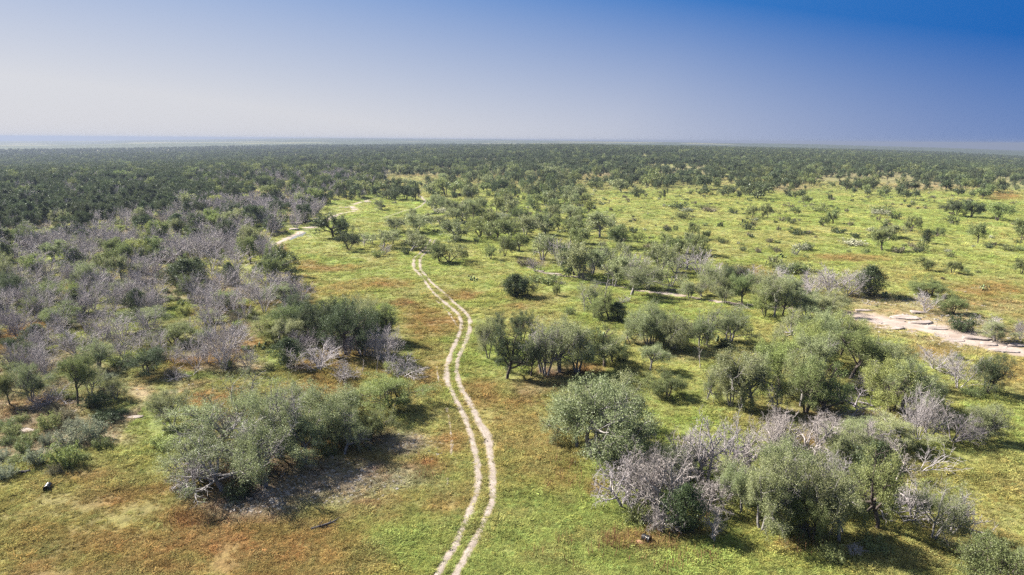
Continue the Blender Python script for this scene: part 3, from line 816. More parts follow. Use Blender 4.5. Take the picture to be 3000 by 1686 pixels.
O, OG, OS, OL, OD, J, DF, DB, DP, DD, SN = 'oak', 'oak_grey', 'oak_sparse', 'oak_light', 'oak_dark', 'juniper', 'dead_fan', 'dead_bare', 'dead_pale', 'dead_dark', 'snag'
SG, SL, SS, SW, SB, SD = 'shrub_green', 'shrub_light', 'shrub_silver', 'shrub_white', 'shrub_brown', 'shrub_dark'
TRACED = [
    # left scrub
    (O, 127, 887, 826, 87), (DF, 17, 908, 840, 80), (DF, 60, 862, 800, 90), (OS, 329, 879, 817, 100), (O, 271, 885, 843, 45), (DF, 455, 896, 795, 85), (J, 545, 845, 757, 120), (OL, 675, 900, 850, 85),
    (O, 185, 955, 887, 110), (DD, 262, 965, 908, 100), (OG, 430, 960, 897, 140), (O, 510, 1010, 945, 120), (DF, 678, 1015, 940, 95), (DD, 55, 990, 917, 90), (J, 108, 1005, 950, 60), (OD, 30, 1050, 987, 64), (OD, 85, 1062, 998, 74),
    (DF, 225, 1040, 957, 110), (OS, 290, 1080, 990, 100), (DF, 410, 1020, 963, 70), (OD, 430, 1097, 1020, 105), (DF, 510, 1065, 1000, 90, .35), (O, 228, 1187, 1040, 75), (OG, 93, 1175, 1055, 105), (O, 30, 1187, 1090, 62), (OS, 268, 1160, 1055, 60),
    (OG, 340, 1170, 1105, 48), (DD, 140, 1190, 1135, 80, .4), (SD, 275, 1192, 1150, 80), (OG, 505, 1245, 1143, 110), (SS, 314, 1112, 1090, 50), (DF, 600, 905, 830, 80), (DF, 650, 860, 780, 90), (DF, 720, 850, 770, 120), (DF, 790, 850, 790, 100), (O, 735, 775, 690, 62), (OD, 800, 812, 735, 110),
    (DF, 760, 890, 830, 110), (OG, 840, 890, 828, 110), (DD, 880, 885, 830, 80), (DF, 690, 800, 720, 100), (DF, 620, 790, 715, 90), (SG, 600, 990, 955, 55), (OG, 620, 945, 905, 70), (SL, 540, 920, 890, 45), (O, 470, 905, 868, 60),
    # grove left of the track
    (O, 835, 985, 885, 110), (OD, 870, 962, 866, 100), (DF, 1140, 1065, 950, 110), (OG, 1050, 960, 868, 90), (OD, 905, 990, 880, 110), (OD, 951, 998, 872, 120), (OD, 975, 985, 868, 110), (OD, 1018, 1038, 862, 150), (OG, 1070, 1000, 872, 110), (O, 1120, 1000, 885, 85), (OL, 810, 1000, 925, 120), (J, 845, 1075, 990, 72), (DF, 935, 1085, 1000, 150), (DF, 1115, 1055, 957, 100), (DF, 1175, 1105, 1040, 140, .35),
    (DF, 1060, 1040, 950, 110), (SN, 1104, 1092, 1024, 26), (SN, 1062, 1092, 1050, 22), (OL, 1137, 1095, 1060, 52), (DD, 1000, 1050, 975, 90), (DF, 1010, 1110, 1065, 90, .3), (DD, 890, 1040, 960, 90), (SG, 790, 1085, 1062, 34), (OG, 860, 1010, 930, 90),
    # front grove left of the track
    (OS, 655, 1440, 1290, 250), (OG, 560, 1385, 1255, 190), (OS, 660, 1325, 1150, 220), (OG, 894, 1350, 1190, 180), (OS, 775, 1425, 1235, 200), (OS, 820, 1340, 1105, 200), (DB, 860, 1345, 1150, 140), (DB, 650, 1300, 1180, 130), (O, 1085, 1292, 1195, 120), (OS, 720, 1265, 1085, 180), (OG, 960, 1285, 1110, 190), (OL, 1150, 1195, 1092, 185), (OG, 1010, 1330, 1190, 130), (SG, 960, 1330, 1290, 70), (DB, 740, 1380, 1220, 160), (DB, 560, 1440, 1340, 120), (SD, 700, 1455, 1405, 90), (OG, 860, 1250, 1120, 150), (SL, 480, 1310, 1275, 80),
    # silver bushes at the left edge
    (SS, 205, 1302, 1248, 92), (SS, 275, 1287, 1227, 68), (SS, 137, 1302, 1270, 38), (SL, 190, 1364, 1297, 85), (SS, 110, 1360, 1310, 52), (SS, 18, 1397, 1358, 58), (SS, 8, 1342, 1318, 44), (SS, 215, 1256, 1220, 42), (SG, 145, 1257, 1210, 62), (SG, 60, 1350, 1328, 60), (SG, 90, 1290, 1262, 60), (SG, 20, 1300, 1278, 50), (SB, 160, 1390, 1360, 42), (SG, 300, 1310, 1280, 56), (SG, 240, 1345, 1325, 44), (SG, 20, 1255, 1230, 60), (SD, 310, 1235, 1205, 80),
    # right of the track, middle
    (J, 1510, 868, 803, 70), (OD, 1540, 868, 808, 60), (SG, 1605, 830, 800, 62), (SG, 1567, 826, 798, 40), (O, 1631, 866, 828, 22), (OS, 1733, 892, 820, 72), (O, 1745, 930, 872, 62), (O, 1783, 938, 842, 74), (J, 1808, 940, 885, 60), (SN, 1770, 885, 800, 40), (SN, 1712, 912, 842, 40), (SG, 1668, 922, 898, 34), (OG, 1850, 862, 775, 135), (OG, 2020, 866, 812, 56), (OS, 2055, 862, 815, 50), (OG, 2123, 882, 795, 74), (O, 2175, 888, 795, 76), (OL, 2240, 927, 832, 84),
    (OG, 1897, 1011, 885, 120), (OG, 1912, 1009, 890, 90), (OG, 1975, 1025, 912, 98), (OG, 2050, 1014, 925, 62), (OS, 2070, 1008, 888, 66), (OG, 2137, 1006, 897, 118), (OG, 1844, 1006, 955, 46), (OG, 1905, 1087, 1013, 88), (SN, 2051, 1078, 1005, 28), (OG, 2073, 1171, 1078, 68), (O, 1955, 1160, 1085, 104), (SD, 2120, 1020, 990, 50), (O, 1940, 1020, 960, 40), (SG, 1820, 1060, 1030, 44),
    (OS, 1600, 1102, 925, 150), (OG, 1690, 1092, 930, 160), (O, 1770, 1075, 950, 130), (OD, 1485, 1110, 960, 130), (OD, 1531, 1000, 912, 66), (OD, 1470, 1000, 914, 80), (OG, 1430, 1050, 930, 70), (OS, 1640, 1090, 920, 120), (DB, 1590, 1095, 935, 110), (OD, 1555, 1105, 990, 70), (SG, 1820, 1035, 1005, 50), (O, 1795, 1065, 1000, 90),
    # front right: big oak, bare oaks, grove
    (OG, 1742, 1336, 1088, 290), (OG, 1690, 1310, 1120, 170), (OG, 1800, 1290, 1100, 190), (DB, 1790, 1350, 1160, 170), (DB, 1822, 1480, 1320, 180), (DP, 1850, 1485, 1290, 170), (DP, 1930, 1511, 1300, 180), (DP, 2070, 1494, 1395, 150), (DP, 2050, 1402, 1275, 160), (DB, 2067, 1410, 1205, 150), (J, 2003, 1557, 1420, 95), (SG, 1869, 1527, 1480, 84), (DP, 2090, 1585, 1490, 84), (DP, 1930, 1553, 1485, 92), (OS, 1960, 1430, 1290, 140), (DP, 2000, 1400, 1245, 140), (DP, 1905, 1440, 1290, 130), (DP, 2380, 1345, 1215, 120), (DP, 2545, 1335, 1215, 110), (DB, 2110, 1420, 1280, 110), (OG, 2130, 1470, 1350, 120), (DB, 2140, 1380, 1190, 110), (DP, 2200, 1370, 1200, 120), (OG, 2231, 1553, 1310, 175), (OG, 2171, 1505, 1365, 104), (O, 2310, 1560, 1390, 130), (OS, 2351, 1563, 1320, 150), (DP, 2165, 1445, 1300, 130), (DP, 2255, 1420, 1285, 120), (DP, 2625, 1410, 1285, 120), (DB, 2440, 1450, 1320, 120), (O, 2377, 1581, 1420, 120), (OG, 2458, 1592, 1410, 150), (DB, 2470, 1560, 1430, 120), (O, 2572, 1550, 1295, 175), (J, 2560, 1440, 1290, 110), (OS, 2733, 1577, 1400, 150, .3), (DB, 2674, 1521, 1400, 100), (DB, 2790, 1560, 1440, 110, .3), (O, 2870, 1730, 1560, 200), (OG, 2985, 1730, 1590, 120), (OS, 2510, 1500, 1360, 130), (OS, 2420, 1480, 1320, 140), (OG, 2280, 1450, 1290, 150), (SG, 2560, 1610, 1575, 90), (DB, 2500, 1620, 1590, 60), (SG, 2440, 1640, 1600, 80),
    (DP, 2440, 1300, 1208, 115), (DP, 2300, 1310, 1205, 120), (DP, 2260, 1340, 1215, 110), (OG, 2620, 1310, 1215, 160), (OG, 2480, 1350, 1240, 150), (OG, 2520, 1300, 1225, 110), (DD, 2790, 1292, 1195, 120, .45), (DF, 2840, 1290, 1215, 90, .4), (OG, 2877, 1287, 1170, 112), (DF, 2690, 1290, 1130, 90), (DP, 2720, 1290, 1150, 60), (SL, 2740, 1260, 1235, 40), (DP, 2395, 1270, 1200, 80),
    # grove by the right creek
    (J, 2545, 866, 778, 88), (DF, 2430, 866, 775, 110), (DF, 2480, 866, 785, 90), (DF, 2380, 860, 790, 80), (O, 2725, 866, 815, 92), (DF, 2710, 912, 850, 76), (O, 2790, 917, 860, 74), (SD, 2818, 963, 913, 68), (DF, 2900, 962, 922, 64), (OG, 2918, 992, 930, 76), (DD, 2990, 992, 930, 50), (OG, 2268, 927, 805, 88), (OL, 2292, 925, 820, 66), (OG, 2430, 917, 842, 115), (OG, 2360, 930, 850, 90),
    (O, 2490, 1112, 968, 150, .5), (OG, 2560, 1115, 975, 130, .45), (OG, 2345, 1190, 1030, 130), (OL, 2285, 1150, 1000, 130), (OG, 2400, 1130, 975, 130), (OL, 2350, 1075, 935, 130), (OG, 2420, 1060, 900, 120), (OL, 2460, 1040, 905, 110), (OG, 2330, 1010, 900, 100), (OG, 2172, 1189, 1015, 150), (OG, 2205, 1188, 1020, 120), (OG, 2140, 1192, 1040, 90), (OG, 2230, 1120, 1000, 110), (O, 2400, 1230, 1050, 150), (O, 2360, 1210, 1030, 140), (OL, 2610, 1207, 1050, 140), (OG, 2648, 1210, 1043, 150), (O, 2690, 1195, 1075, 110), (DF, 2806, 1137, 1030, 98), (OD, 2888, 1152, 1032, 98), (DF, 2735, 1080, 1022, 100), (DB, 2560, 1150, 1060, 110), (DF, 2560, 1060, 985, 80), (DP, 2270, 1290, 1195, 40), (DB, 2270, 1200, 1120, 60), (SG, 2850, 1160, 1130, 60), (OG, 2470, 1010, 930, 140),
    # oaks behind the track
    (OD, 977, 695, 622, 92), (OD, 1021, 733, 668, 66), (DP, 1067, 724, 665, 50), (OG, 1123, 726, 674, 82), (DF, 1128, 746, 709, 42), (SL, 1105, 753, 730, 42), (OG, 1205, 736, 686, 92), (O, 1290, 768, 706, 64), (O, 1316, 768, 703, 92), (O, 1438, 759, 712, 38), (OG, 1157, 678, 636, 66), (OG, 1222, 678, 625, 92), (OG, 1290, 661, 630, 82), (OG, 1341, 701, 642, 92), (O, 1405, 696, 633, 72), (O, 1457, 704, 640, 96), (O, 1495, 698, 640, 60), (O, 1000, 690, 640, 60), (OS, 1090, 715, 680, 60), (SD, 1190, 745, 722, 30), (O, 1150, 715, 670, 60),
    (OD, 1190, 585, 540, 56), (OD, 1137, 584, 549, 62), (O, 1076, 567, 528, 76), (OS, 1190, 542, 520, 50), (O, 1306, 573, 520, 72), (O, 1364, 559, 523, 48), (OG, 1268, 569, 532, 46), (SD, 1283, 596, 574, 42), (O, 1110, 560, 530, 50), (OG, 1120, 615, 585, 40), (O, 1330, 570, 530, 60),
    (O, 1521, 735, 683, 60), (OG, 1540, 692, 630, 92), (OG, 1590, 762, 683, 96), (DF, 1640, 778, 695, 62), (OG, 1700, 812, 706, 105), (OS, 1760, 790, 715, 80), (OS, 1820, 792, 709, 92), (OG, 1930, 802, 695, 92), (DF, 2053, 807, 724, 78), (OG, 2010, 792, 715, 92), (DF, 1980, 800, 740, 80), (DD, 1570, 790, 745, 60), (SB, 1535, 772, 748, 50), (DF, 1880, 800, 740, 70), (O, 2050, 747, 672, 48), (OL, 1870, 712, 675, 36), (OL, 1943, 732, 680, 46), (DF, 2100, 820, 765, 60), (SG, 1620, 815, 800, 40), (DF, 1660, 770, 700, 50), (OG, 1735, 800, 725, 70), (SG, 2180, 815, 780, 60), (SS, 2300, 800, 765, 60), (SG, 2350, 795, 765, 56), (SG, 2270, 785, 755, 60),
    (OG, 1800, 832, 742, 90), (OG, 1900, 842, 760, 80), (OS, 1965, 837, 757, 80), (OG, 2085, 852, 772, 82), (OD, 2145, 850, 775, 80), (OG, 2232, 868, 790, 80), (OG, 2325, 890, 800, 90), (DF, 1850, 822, 745, 84), (DF, 2182, 850, 775, 84), (DF, 2262, 862, 780, 92), (DF, 2350, 880, 800, 84), (OD, 1682, 800, 715, 84), (DD, 1720, 815, 750, 60),
    # meadow trees and bushes on the right
    (OG, 1757, 697, 622, 106), (OD, 2217, 581, 531, 88), (OD, 2066, 556, 511, 56), (O, 1898, 547, 493, 62), (OD, 1951, 550, 508, 46), (OG, 1820, 564, 523, 66), (O, 1750, 553, 528, 60), (O, 1530, 564, 528, 46), (OG, 1670, 636, 598, 66), (SG, 2000, 641, 612, 46), (SD, 1954, 677, 662, 28), (SD, 1855, 683, 664, 30), (SD, 2193, 673, 650, 42), (SD, 2114, 712, 695, 34), (OG, 2602, 698, 658, 66), (O, 2864, 713, 652, 56), (O, 2742, 695, 665, 38), (J, 2713, 713, 670, 30), (O, 2716, 794, 755, 52), (O, 2789, 802, 765, 42),
    (OD, 2800, 634, 588, 62), (OD, 2845, 637, 585, 62), (OL, 2920, 646, 593, 78), (O, 2992, 707, 640, 62), (O, 2992, 802, 757, 42), (SG, 2398, 620, 594, 52), (O, 2355, 599, 571, 30), (O, 2328, 582, 558, 36), (SD, 2331, 687, 665, 52), (SW, 2350, 734, 708, 50), (SG, 2368, 732, 704, 36), (SW, 2497, 718, 698, 70), (SD, 2457, 683, 665, 50), (SB, 2634, 741, 718, 46), (SB, 2687, 736, 720, 30), (SW, 2774, 739, 728, 20), (SW, 2576, 629, 612, 70), (SG, 2580, 622, 600, 72), (SD, 2622, 643, 620, 36), (SG, 2952, 734, 715, 42), (SG, 2990, 735, 718, 30), (SD, 2320, 655, 640, 24), (SB, 2290, 648, 634, 22), (SW, 2010, 620, 608, 60), (SG, 2060, 612, 596, 40), (SD, 1990, 612, 590, 60), (SB, 2080, 620, 605, 60), (SG, 2240, 620, 600, 36), (SD, 2145, 625, 608, 30), (SG, 2700, 735, 700, 30), (SD, 2650, 700, 690, 26), (J, 2590, 690, 655, 24), (O, 2330, 800, 770, 44), (SG, 2830, 800, 785, 26), (SG, 2865, 800, 788, 22),
    (SW, 1430, 690, 668, 40), (SW, 1290, 625, 604, 50), (SW, 1350, 610, 594, 60), (SW, 1480, 640, 620, 50), (SW, 1470, 605, 590, 50), (SG, 1400, 605, 580, 50), (SG, 1370, 625, 600, 40), (SG, 1480, 600, 578, 60),
    (J, 521, 664, 625, 56), (J, 428, 690, 633, 62), (O, 340, 752, 697, 56), (O, 437, 737, 697, 76), (O, 466, 772, 730, 72), (J, 576, 711, 668, 62), (DF, 186, 737, 671, 52), (DF, 290, 682, 636, 56), (DF, 390, 685, 642, 66), (DF, 378, 737, 686, 46), (DF, 402, 740, 690, 46), (DF, 242, 780, 715, 92), (DF, 105, 798, 723, 82), (DF, 80, 760, 712, 82), (DF, 416, 784, 744, 62), (DF, 308, 789, 755, 52), (OL, 240, 722, 690, 56), (OL, 347, 699, 662, 52), (DF, 130, 700, 655, 60), (O, 20, 700, 665, 50), (SG, 150, 830, 805, 40),
]
for row in TRACED:
    trace(*row)

# the rest of the cover: sampled over the ground by zone
def zone_density(u, v, x, y):
    """per square metre: (look, density) for a ground point"""
    n = float(fbm(x, y, 30, 91, 3)); n2 = float(fbm(x, y, 90, 92, 3))
    thick = float(sstep(.36, .62, n))
    scrub = bool(in_left_scrub(np.array([u]), np.array([v]))[0])
    if v > 1110:
        if scrub: return [(SG, .03), (SB, .012), (SS, .006)]
        return [(SG, .0015)]
    if scrub and v > 700:
        d = 1.0 if v > 760 else 1.25
        lil = thick
        return [(DF, .040 * d * (0.3 + lil)), (DD, .003 * d), (DB, .003 * d), (O, .003 * d), (OD, .002 * d), (OG, .0025 * d), (OL, .0012 * d), (J, .0030 * d), (SG, .014), (SB, .012), (SL, .005), (SS, .004)]
    if scrub and v > 590:
        if u < 520 and v < 600 + 85 * (1 - u / 700) : return [(J, .034), (OD, .012), (DF, .003)]
        return [(DF, .040 * (.4 + thick)), (DB, .006), (OG, .003), (J, .004), (OD, .004), (OL, .001), (SB, .02), (SG, .012), (SD, .004)]
    if v > 760: return [(SG, .0010), (SB, .0006)]
    if v > 690 and 1300 < u < 2150: return [(OG, .0030), (SG, .006), (SB, .004), (O, .002)]
    if v > 590 and 1250 < u < 1750: return [(OG, .006), (O, .004), (SG, .010), (SW, .004), (SB, .005), (SD, .003), (OL, .001)]
    if v > 590 and u >= 1750: return [(SG, .0020), (SD, .0016), (SB, .0026), (SW, .0010), (O, .0004)]
    if v > 590: return [(OG, .0012), (SG, .003), (SW, .001)] if u > 1150 else []
    if v > 500:
        if u < 620: return [(J, .028), (OD, .014), (DF, .003), (O, .002)]
        if u < 1130: return [(OD, .007), (O, .003), (DF, .005), (SG, .008), (J, .004), (SB, .006)]
        if 1090 < u < 1290 and v < 545 and v > 515: return [(SG, .001)]
        if u < 1700: return [(OD, .005 + .003 * thick), (O, .003), (OG, .002), (SG, .006), (SW, .002), (SB, .003)]
        k = thick ** 2 * 2.0
        if v > 560: k *= .3
        return [(OD, .0055 * k + .0006), (O, .0025 * k), (SG, .003), (SW, .0012), (SB, .002)]
    k = .15 + thick * .9 + .8 * float(sstep(.38, .58, n2))
    if u > 1500: k *= .45 + .45 * float(sstep(500, 445, v)) + .25 * thick
    k *= 1 + .5 * float(sstep(900, 300, u))
    k *= 1.25
    if n2 < .46 and u > 350: k *= .28
    return [(OD, .012 * k), (J, .011 * k), (O, .002 * k)]

hx = np.array([p['x'] for p in PLANTS]); hy = np.array([p['y'] for p in PLANTS]); hr = np.array([p['w'] for p in PLANTS]) * .42
SIZES = {'oak': (4.6, 6.6, 1.05), 'juniper': (3.8, 5.6, .85), 'dead': (4.0, 5.8, 1.0), 'snag': (3, 4, .4), 'shrub': (.7, 1.7, 1.5)}
track_c = [coarse(W['RUT_L'], 60), coarse(W['RUT_R'], 60), coarse(W['FAR'], 20)]
creek_c = [coarse(W['CL'], 30), coarse(W['CRK'], 40)]

def fill(r0, r1, n):
    th = rng.uniform(R(-41), R(41), n); rr = np.sqrt(rng.uniform(r0 * r0, r1 * r1, n))
    x = rr * np.sin(th); y = rr * np.cos(th)
    area = R(82) * .5 * (r1 * r1 - r0 * r0)
    z = height(x, y)
    u, v, _ = project(x, y, z)
    keep = np.minimum.reduce([dist_line(x, y, L) for L in track_c]) > 3.2
    for L, wd in zip(creek_c, (3.6, 3.8)):
        keep &= dist_line(x, y, L) > wd
    for i in range(n):
        if not keep[i] or u[i] < -150 or u[i] > 3150 or v[i] > 1800: continue
        zd = zone_density(u[i], v[i], x[i], y[i])
        tot = sum(d for _, d in zd)
        if rng.uniform() > tot * area / n: continue
        look = zd[int(rng.choice(len(zd), p=[d / tot for _, d in zd]))][0]
        lo, hi, asp = SIZES[fam(look)]
        h = rng.uniform(lo, hi) * (1 if fam(look) == 'shrub' else rng.choice([1.15, 1, .8, .6] if rr[i] < 500 else [1.35, 1.15, .9, .7]))
        wd = h * asp * rng.uniform(.85, 1.3)
        if rr[i] < 420 and len(hx):
            d = np.hypot(hx - x[i], hy - y[i])
            if np.any(d < hr + wd * (.25 if fam(look) != 'shrub' else .1)): continue
        plant(look, x[i], y[i], h, wd)

fill(42, 130, 1500)
fill(130, 260, 5200)
fill(260, 480, 9000)
fill(480, 900, 20000)
fill(900, 2000, 70000)
fill(2000, 3000, 22000)

# ------------------------------------------------------------------ which plants stand as objects of their own
px_ = np.array([p['x'] for p in PLANTS]); py_ = np.array([p['y'] for p in PLANTS])
pz_ = zg(px_, py_)
U_, V_, D_ = project(px_, py_, pz_)
for i, p in enumerate(PLANTS):
    p['z'] = float(pz_[i]); p['u'] = float(U_[i]); p['v'] = float(V_[i]); p['d'] = float(D_[i])
    p['size'] = p['h'] * FPX / max(p['d'], 1)
    p['name'] = NAME_OF[fam(p['look'])]
    p['seen'] = -40 < p['u'] < 3040 and p['v'] - p['size'] / K < 1686
LIMIT = {'oak_tree': 300, 'juniper_tree': 150, 'dead_tree': 290, 'shrub': 290}
single, mass = [], []
for nm in LIMIT:
    L = sorted([p for p in PLANTS if p['name'] == nm and p['seen']], key=lambda p: (-p['hand'], -p['size']))
    single += L[:LIMIT[nm]]
    mass += L[LIMIT[nm]:]
    mass += [p for p in PLANTS if p['name'] == nm and not p['seen'] and p['d'] > 60 and -200 < p['u'] < 3200]

def lod_of(p):
    return 0 if p['d'] < 135 else (1 if p['d'] < 330 else 2)

OBJ = []
for p in single:
    lod = lod_of(p)
    var = int(rng.integers(N_VAR[lod]))
    shape = MAT_OF[p['look']][0]
    _, _, H, Wd = geo(shape, var, lod)
    sz = p['h'] / H; sx = p['w'] / Wd
    sx = min(max(sx, sz * .55), sz * 2.1)
    ms = meshes(p['look'], var, lod)
    rot = (0, 0, p['rot'])
    if p['lean']:
        rot = (0, p['lean'], 0)
    if len(ms) == 1 and ms[0][0] is None:
        o = link(p['name'], ms[0][1])
    else:
        o = link(p['name'], None)
        for nm, me in ms:
            link(nm, me, o)
    o.location = (p['x'], p['y'], p['z'] - .03)
    o.rotation_euler = rot
    o.scale = (sx, sx, sz)
    p['obj'] = o
    OBJ.append(p)

# ------------------------------------------------------------------ stuff made of instances on points
def scatter(name, pts, scale, rot, protos, index=None, tint=None):
    """one object: protos (meshes) placed on points by a geometry node tree"""
    n = len(pts)
    at = {'siz': ('POINT', 'FLOAT_VECTOR', scale), 'rot': ('POINT', 'FLOAT_VECTOR', rot), 'pick': ('POINT', 'INT', np.zeros(n, np.int32) if index is None else np.asarray(index, np.int32))}
    if tint is not None:
        at['tint'] = ('POINT', 'FLOAT_COLOR', np.concatenate([tint, np.ones((n, 1))], 1))
    me = bpy.data.meshes.new(name)
    me.vertices.add(n); me.vertices.foreach_set('co', np.asarray(pts, np.float32).ravel())
    for an, (dom, typ, val) in at.items():
        a = me.attributes.new(an, typ, dom)
        a.data.foreach_set({'FLOAT_COLOR': 'color', 'FLOAT_VECTOR': 'vector', 'INT': 'value'}[typ], np.asarray(val, np.int32 if typ == 'INT' else np.float32).ravel())
    o = link(name, me)
    src = bpy.data.collections.new(name + '_sources')
    for k, m in enumerate(protos):
        src.objects.link(bpy.data.objects.new('%s_source_%02d' % (name, k), m))
    ng = bpy.data.node_groups.new(name, 'GeometryNodeTree')
    ng.interface.new_socket('Geometry', in_out='INPUT', socket_type='NodeSocketGeometry')
    ng.interface.new_socket('Geometry', in_out='OUTPUT', socket_type='NodeSocketGeometry')
    gi = ng.nodes.new('NodeGroupInput'); go = ng.nodes.new('NodeGroupOutput')
    ci = ng.nodes.new('GeometryNodeCollectionInfo')
    ci.inputs['Collection'].default_value = src
    ci.inputs['Separate Children'].default_value = True
    ci.inputs['Reset Children'].default_value = True
    ip = ng.nodes.new('GeometryNodeInstanceOnPoints')
    ip.inputs['Pick Instance'].default_value = True
    def attr(nm, typ):
        a = ng.nodes.new('GeometryNodeInputNamedAttribute'); a.data_type = typ; a.inputs['Name'].default_value = nm
        return a.outputs[0]
    ng.links.new(gi.outputs[0], ip.inputs['Points'])
    ng.links.new(ci.outputs[0], ip.inputs['Instance'])
    ng.links.new(attr('pick', 'INT'), ip.inputs['Instance Index'])
    ng.links.new(attr('siz', 'FLOAT_VECTOR'), ip.inputs['Scale'])
    e2r = ng.nodes.new('FunctionNodeEulerToRotation')
    ng.links.new(attr('rot', 'FLOAT_VECTOR'), e2r.inputs[0])
    ng.links.new(e2r.outputs[0], ip.inputs['Rotation'])
    ng.links.new(ip.outputs[0], go.inputs[0])
    md = o.modifiers.new('instances', 'NODES'); md.node_group = ng
    return tag(o, kind='stuff')

# the woodland beyond the plants that stand singly
keys = {}
idx, sca, rots, pts = [], [], [], []
for p in mass:
    lod = 1 if (p['d'] < 260 and fam(p['look']) != 'shrub') else 2
    var = int(rng.integers(N_VAR[lod]))
    k = (p['look'], var, lod)
    if k not in keys: keys[k] = len(keys)
    _, _, H, Wd = geo(MAT_OF[p['look']][0], var, lod)
    sz = p['h'] / H; sx = min(max(p['w'] / Wd, sz * .55), sz * 2.1)
    idx.append(keys[k]); sca.append((sx, sx, sz)); rots.append((0, 0, p['rot'])); pts.append((p['x'], p['y'], p['z'] - .03))

def joined(look, var, lod):
    shape, mb, ml = MAT_OF[look]
    (bv, bf, bl), lf, H, Wd = geo(shape, var, lod)
    if lf is None:
        return mesh_from('bare_branches', bv, bf, [mb])
    return mesh_from('far_plant', np.vstack([bv, lf[0]]), np.vstack([bf, lf[1] + len(bv)]), [mb, ml], np.concatenate([np.zeros(len(bf), int), np.ones(len(lf[1]), int)]), {'leaf': ('POINT', 'FLOAT', np.concatenate([np.zeros(len(bv)), lf[2]]))})
pm = [joined(*k) for k in keys]
wood = scatter('woodland', np.array(pts), np.array(sca), np.array(rots), pm, idx)
print('tris', sum(len(m_.polygons) * 2 for m_ in bpy.data.meshes) // 1000, 'k'); print('plants', len(PLANTS), 'single', len(single), 'mass', len(mass), {nm: sum(1 for p in single if p['name'] == nm) for nm in LIMIT}, {nm: sum(1 for p in mass if p['name'] == nm and p['d'] < 400) for nm in LIMIT})

# grass and weeds
def tuft(g, n, h, spread, wd):
    a = g.uniform(0, 6.28, n); r = g.uniform(0, spread, n); lean = g.uniform(.4, 1.9, n); hh = h * g.uniform(.5, 1.1, n)
    b = g.uniform(0, 6.28, n)
    p = np.stack([np.cos(a) * r, np.sin(a) * r, np.zeros(n)], 1)
    s = np.stack([-np.sin(b), np.cos(b), np.zeros(n)], 1) * wd
    tip = p + np.stack([np.cos(b) * hh * lean, np.sin(b) * hh * lean, hh], 1)
    V = np.stack([p - s, p + s, tip], 1).reshape(-1, 3)
    return V, np.arange(n * 3).reshape(n, 3)

g_ = np.random.default_rng(5)
tuf = [mesh_from('grass_tuft', *tuft(g_, 30, .9, .95, .055), [M_grass]) for _ in range(4)]
def forb(g, n):
    sp = g.normal(0, .38, (n, 3)); sp[:, 2] = np.abs(sp[:, 2]) * .8 + .1
    V, F, val = leaf_quads(g, sp, 6, .16, .11, up=.5)
    V[:, 2] = np.maximum(V[:, 2], 0)
    return mesh_from('weed', V, F, [M_grass])
fo = [forb(g_, 9) for _ in range(4)]

NG = 420000
th = rng.uniform(R(-46), R(46), NG)
q = rng.uniform(0, 1, NG)
rr = 38 * (560 / 38.0) ** (q ** 1.25)
gx = rr * np.sin(th); gy = rr * np.cos(th)
dtr = np.minimum.reduce([dist_line(gx, gy, coarse(W[k], 70)) for k in ('RUT_L', 'RUT_R')])
dfar = dist_line(gx, gy, coarse(W['FAR'], 20))
dcr = np.minimum(dist_line(gx, gy, creek_c[0]) / 2.0, dist_line(gx, gy, creek_c[1]) / np.where(project(gx, gy, height(gx, gy))[0] > 2415, 3.2, 1.2))
dw = dist_line(gx, gy, coarse(WIDE, 12))
keep = (dtr > .40 * rng.uniform(.55, 1.15, NG)) & (dfar > 1.2) & (dcr > 1) & (dw > .6)
gz = zg(gx, gy)
gc = ground_colour(gx, gy, gz)
gu, gv, gd = project(gx, gy, gz)
stony = np.zeros(NG)
for (pu, pv, ru, rv, kind, st) in PATCH:
    if kind in ('stone', 'litter', 'tan'):
        stony = np.maximum(stony, sstep(1.2, .3, np.sqrt(((gu - pu) / ru) ** 2 + ((gv - pv) / rv) ** 2)) * st)
keep &= rng.uniform(0, 1, NG) > stony * .93
clumpy = fbm(gx, gy, 3.0, 131, 3)
keep &= rng.uniform(0, 1, NG) < sstep(.15, .42, clumpy)
keep &= (gu > -60) & (gu < 3060)
gx, gy, gz, gc, rr, clumpy, gv, gu = (a[keep] for a in (gx, gy, gz, gc, rr, clumpy, gv, gu))
n = len(gx)
tall = sstep(.42, .75, clumpy)
scl = rng.uniform(.07, .13, n) * np.exp(rng.normal(0, .25, n)) * (1 + .7 * tall) * (1 + rr / 75.)
isf = rng.uniform(0, 1, n) < np.where(gv > 1150, .6, .3)
pick = np.where(isf, 4, 0) + rng.integers(0, 4, n)
tint = gc * rng.uniform(.65, 1.95, (n, 1))
hue = rng.normal(0, .06, (n, 1)); tint = np.clip(tint * np.concatenate([1 + hue, 1 - .3 * hue, 1 - .5 * hue], 1), .005, .8)
S3 = np.stack([scl * 1.25, scl * 1.25, scl * rng.uniform(.45, 1.0, n)], 1)
grass = scatter('grass', np.stack([gx, gy, gz], 1), S3, np.stack([np.zeros(n), np.zeros(n), rng.uniform(0, 6.28, n)], 1), tuf + fo, pick, tint)

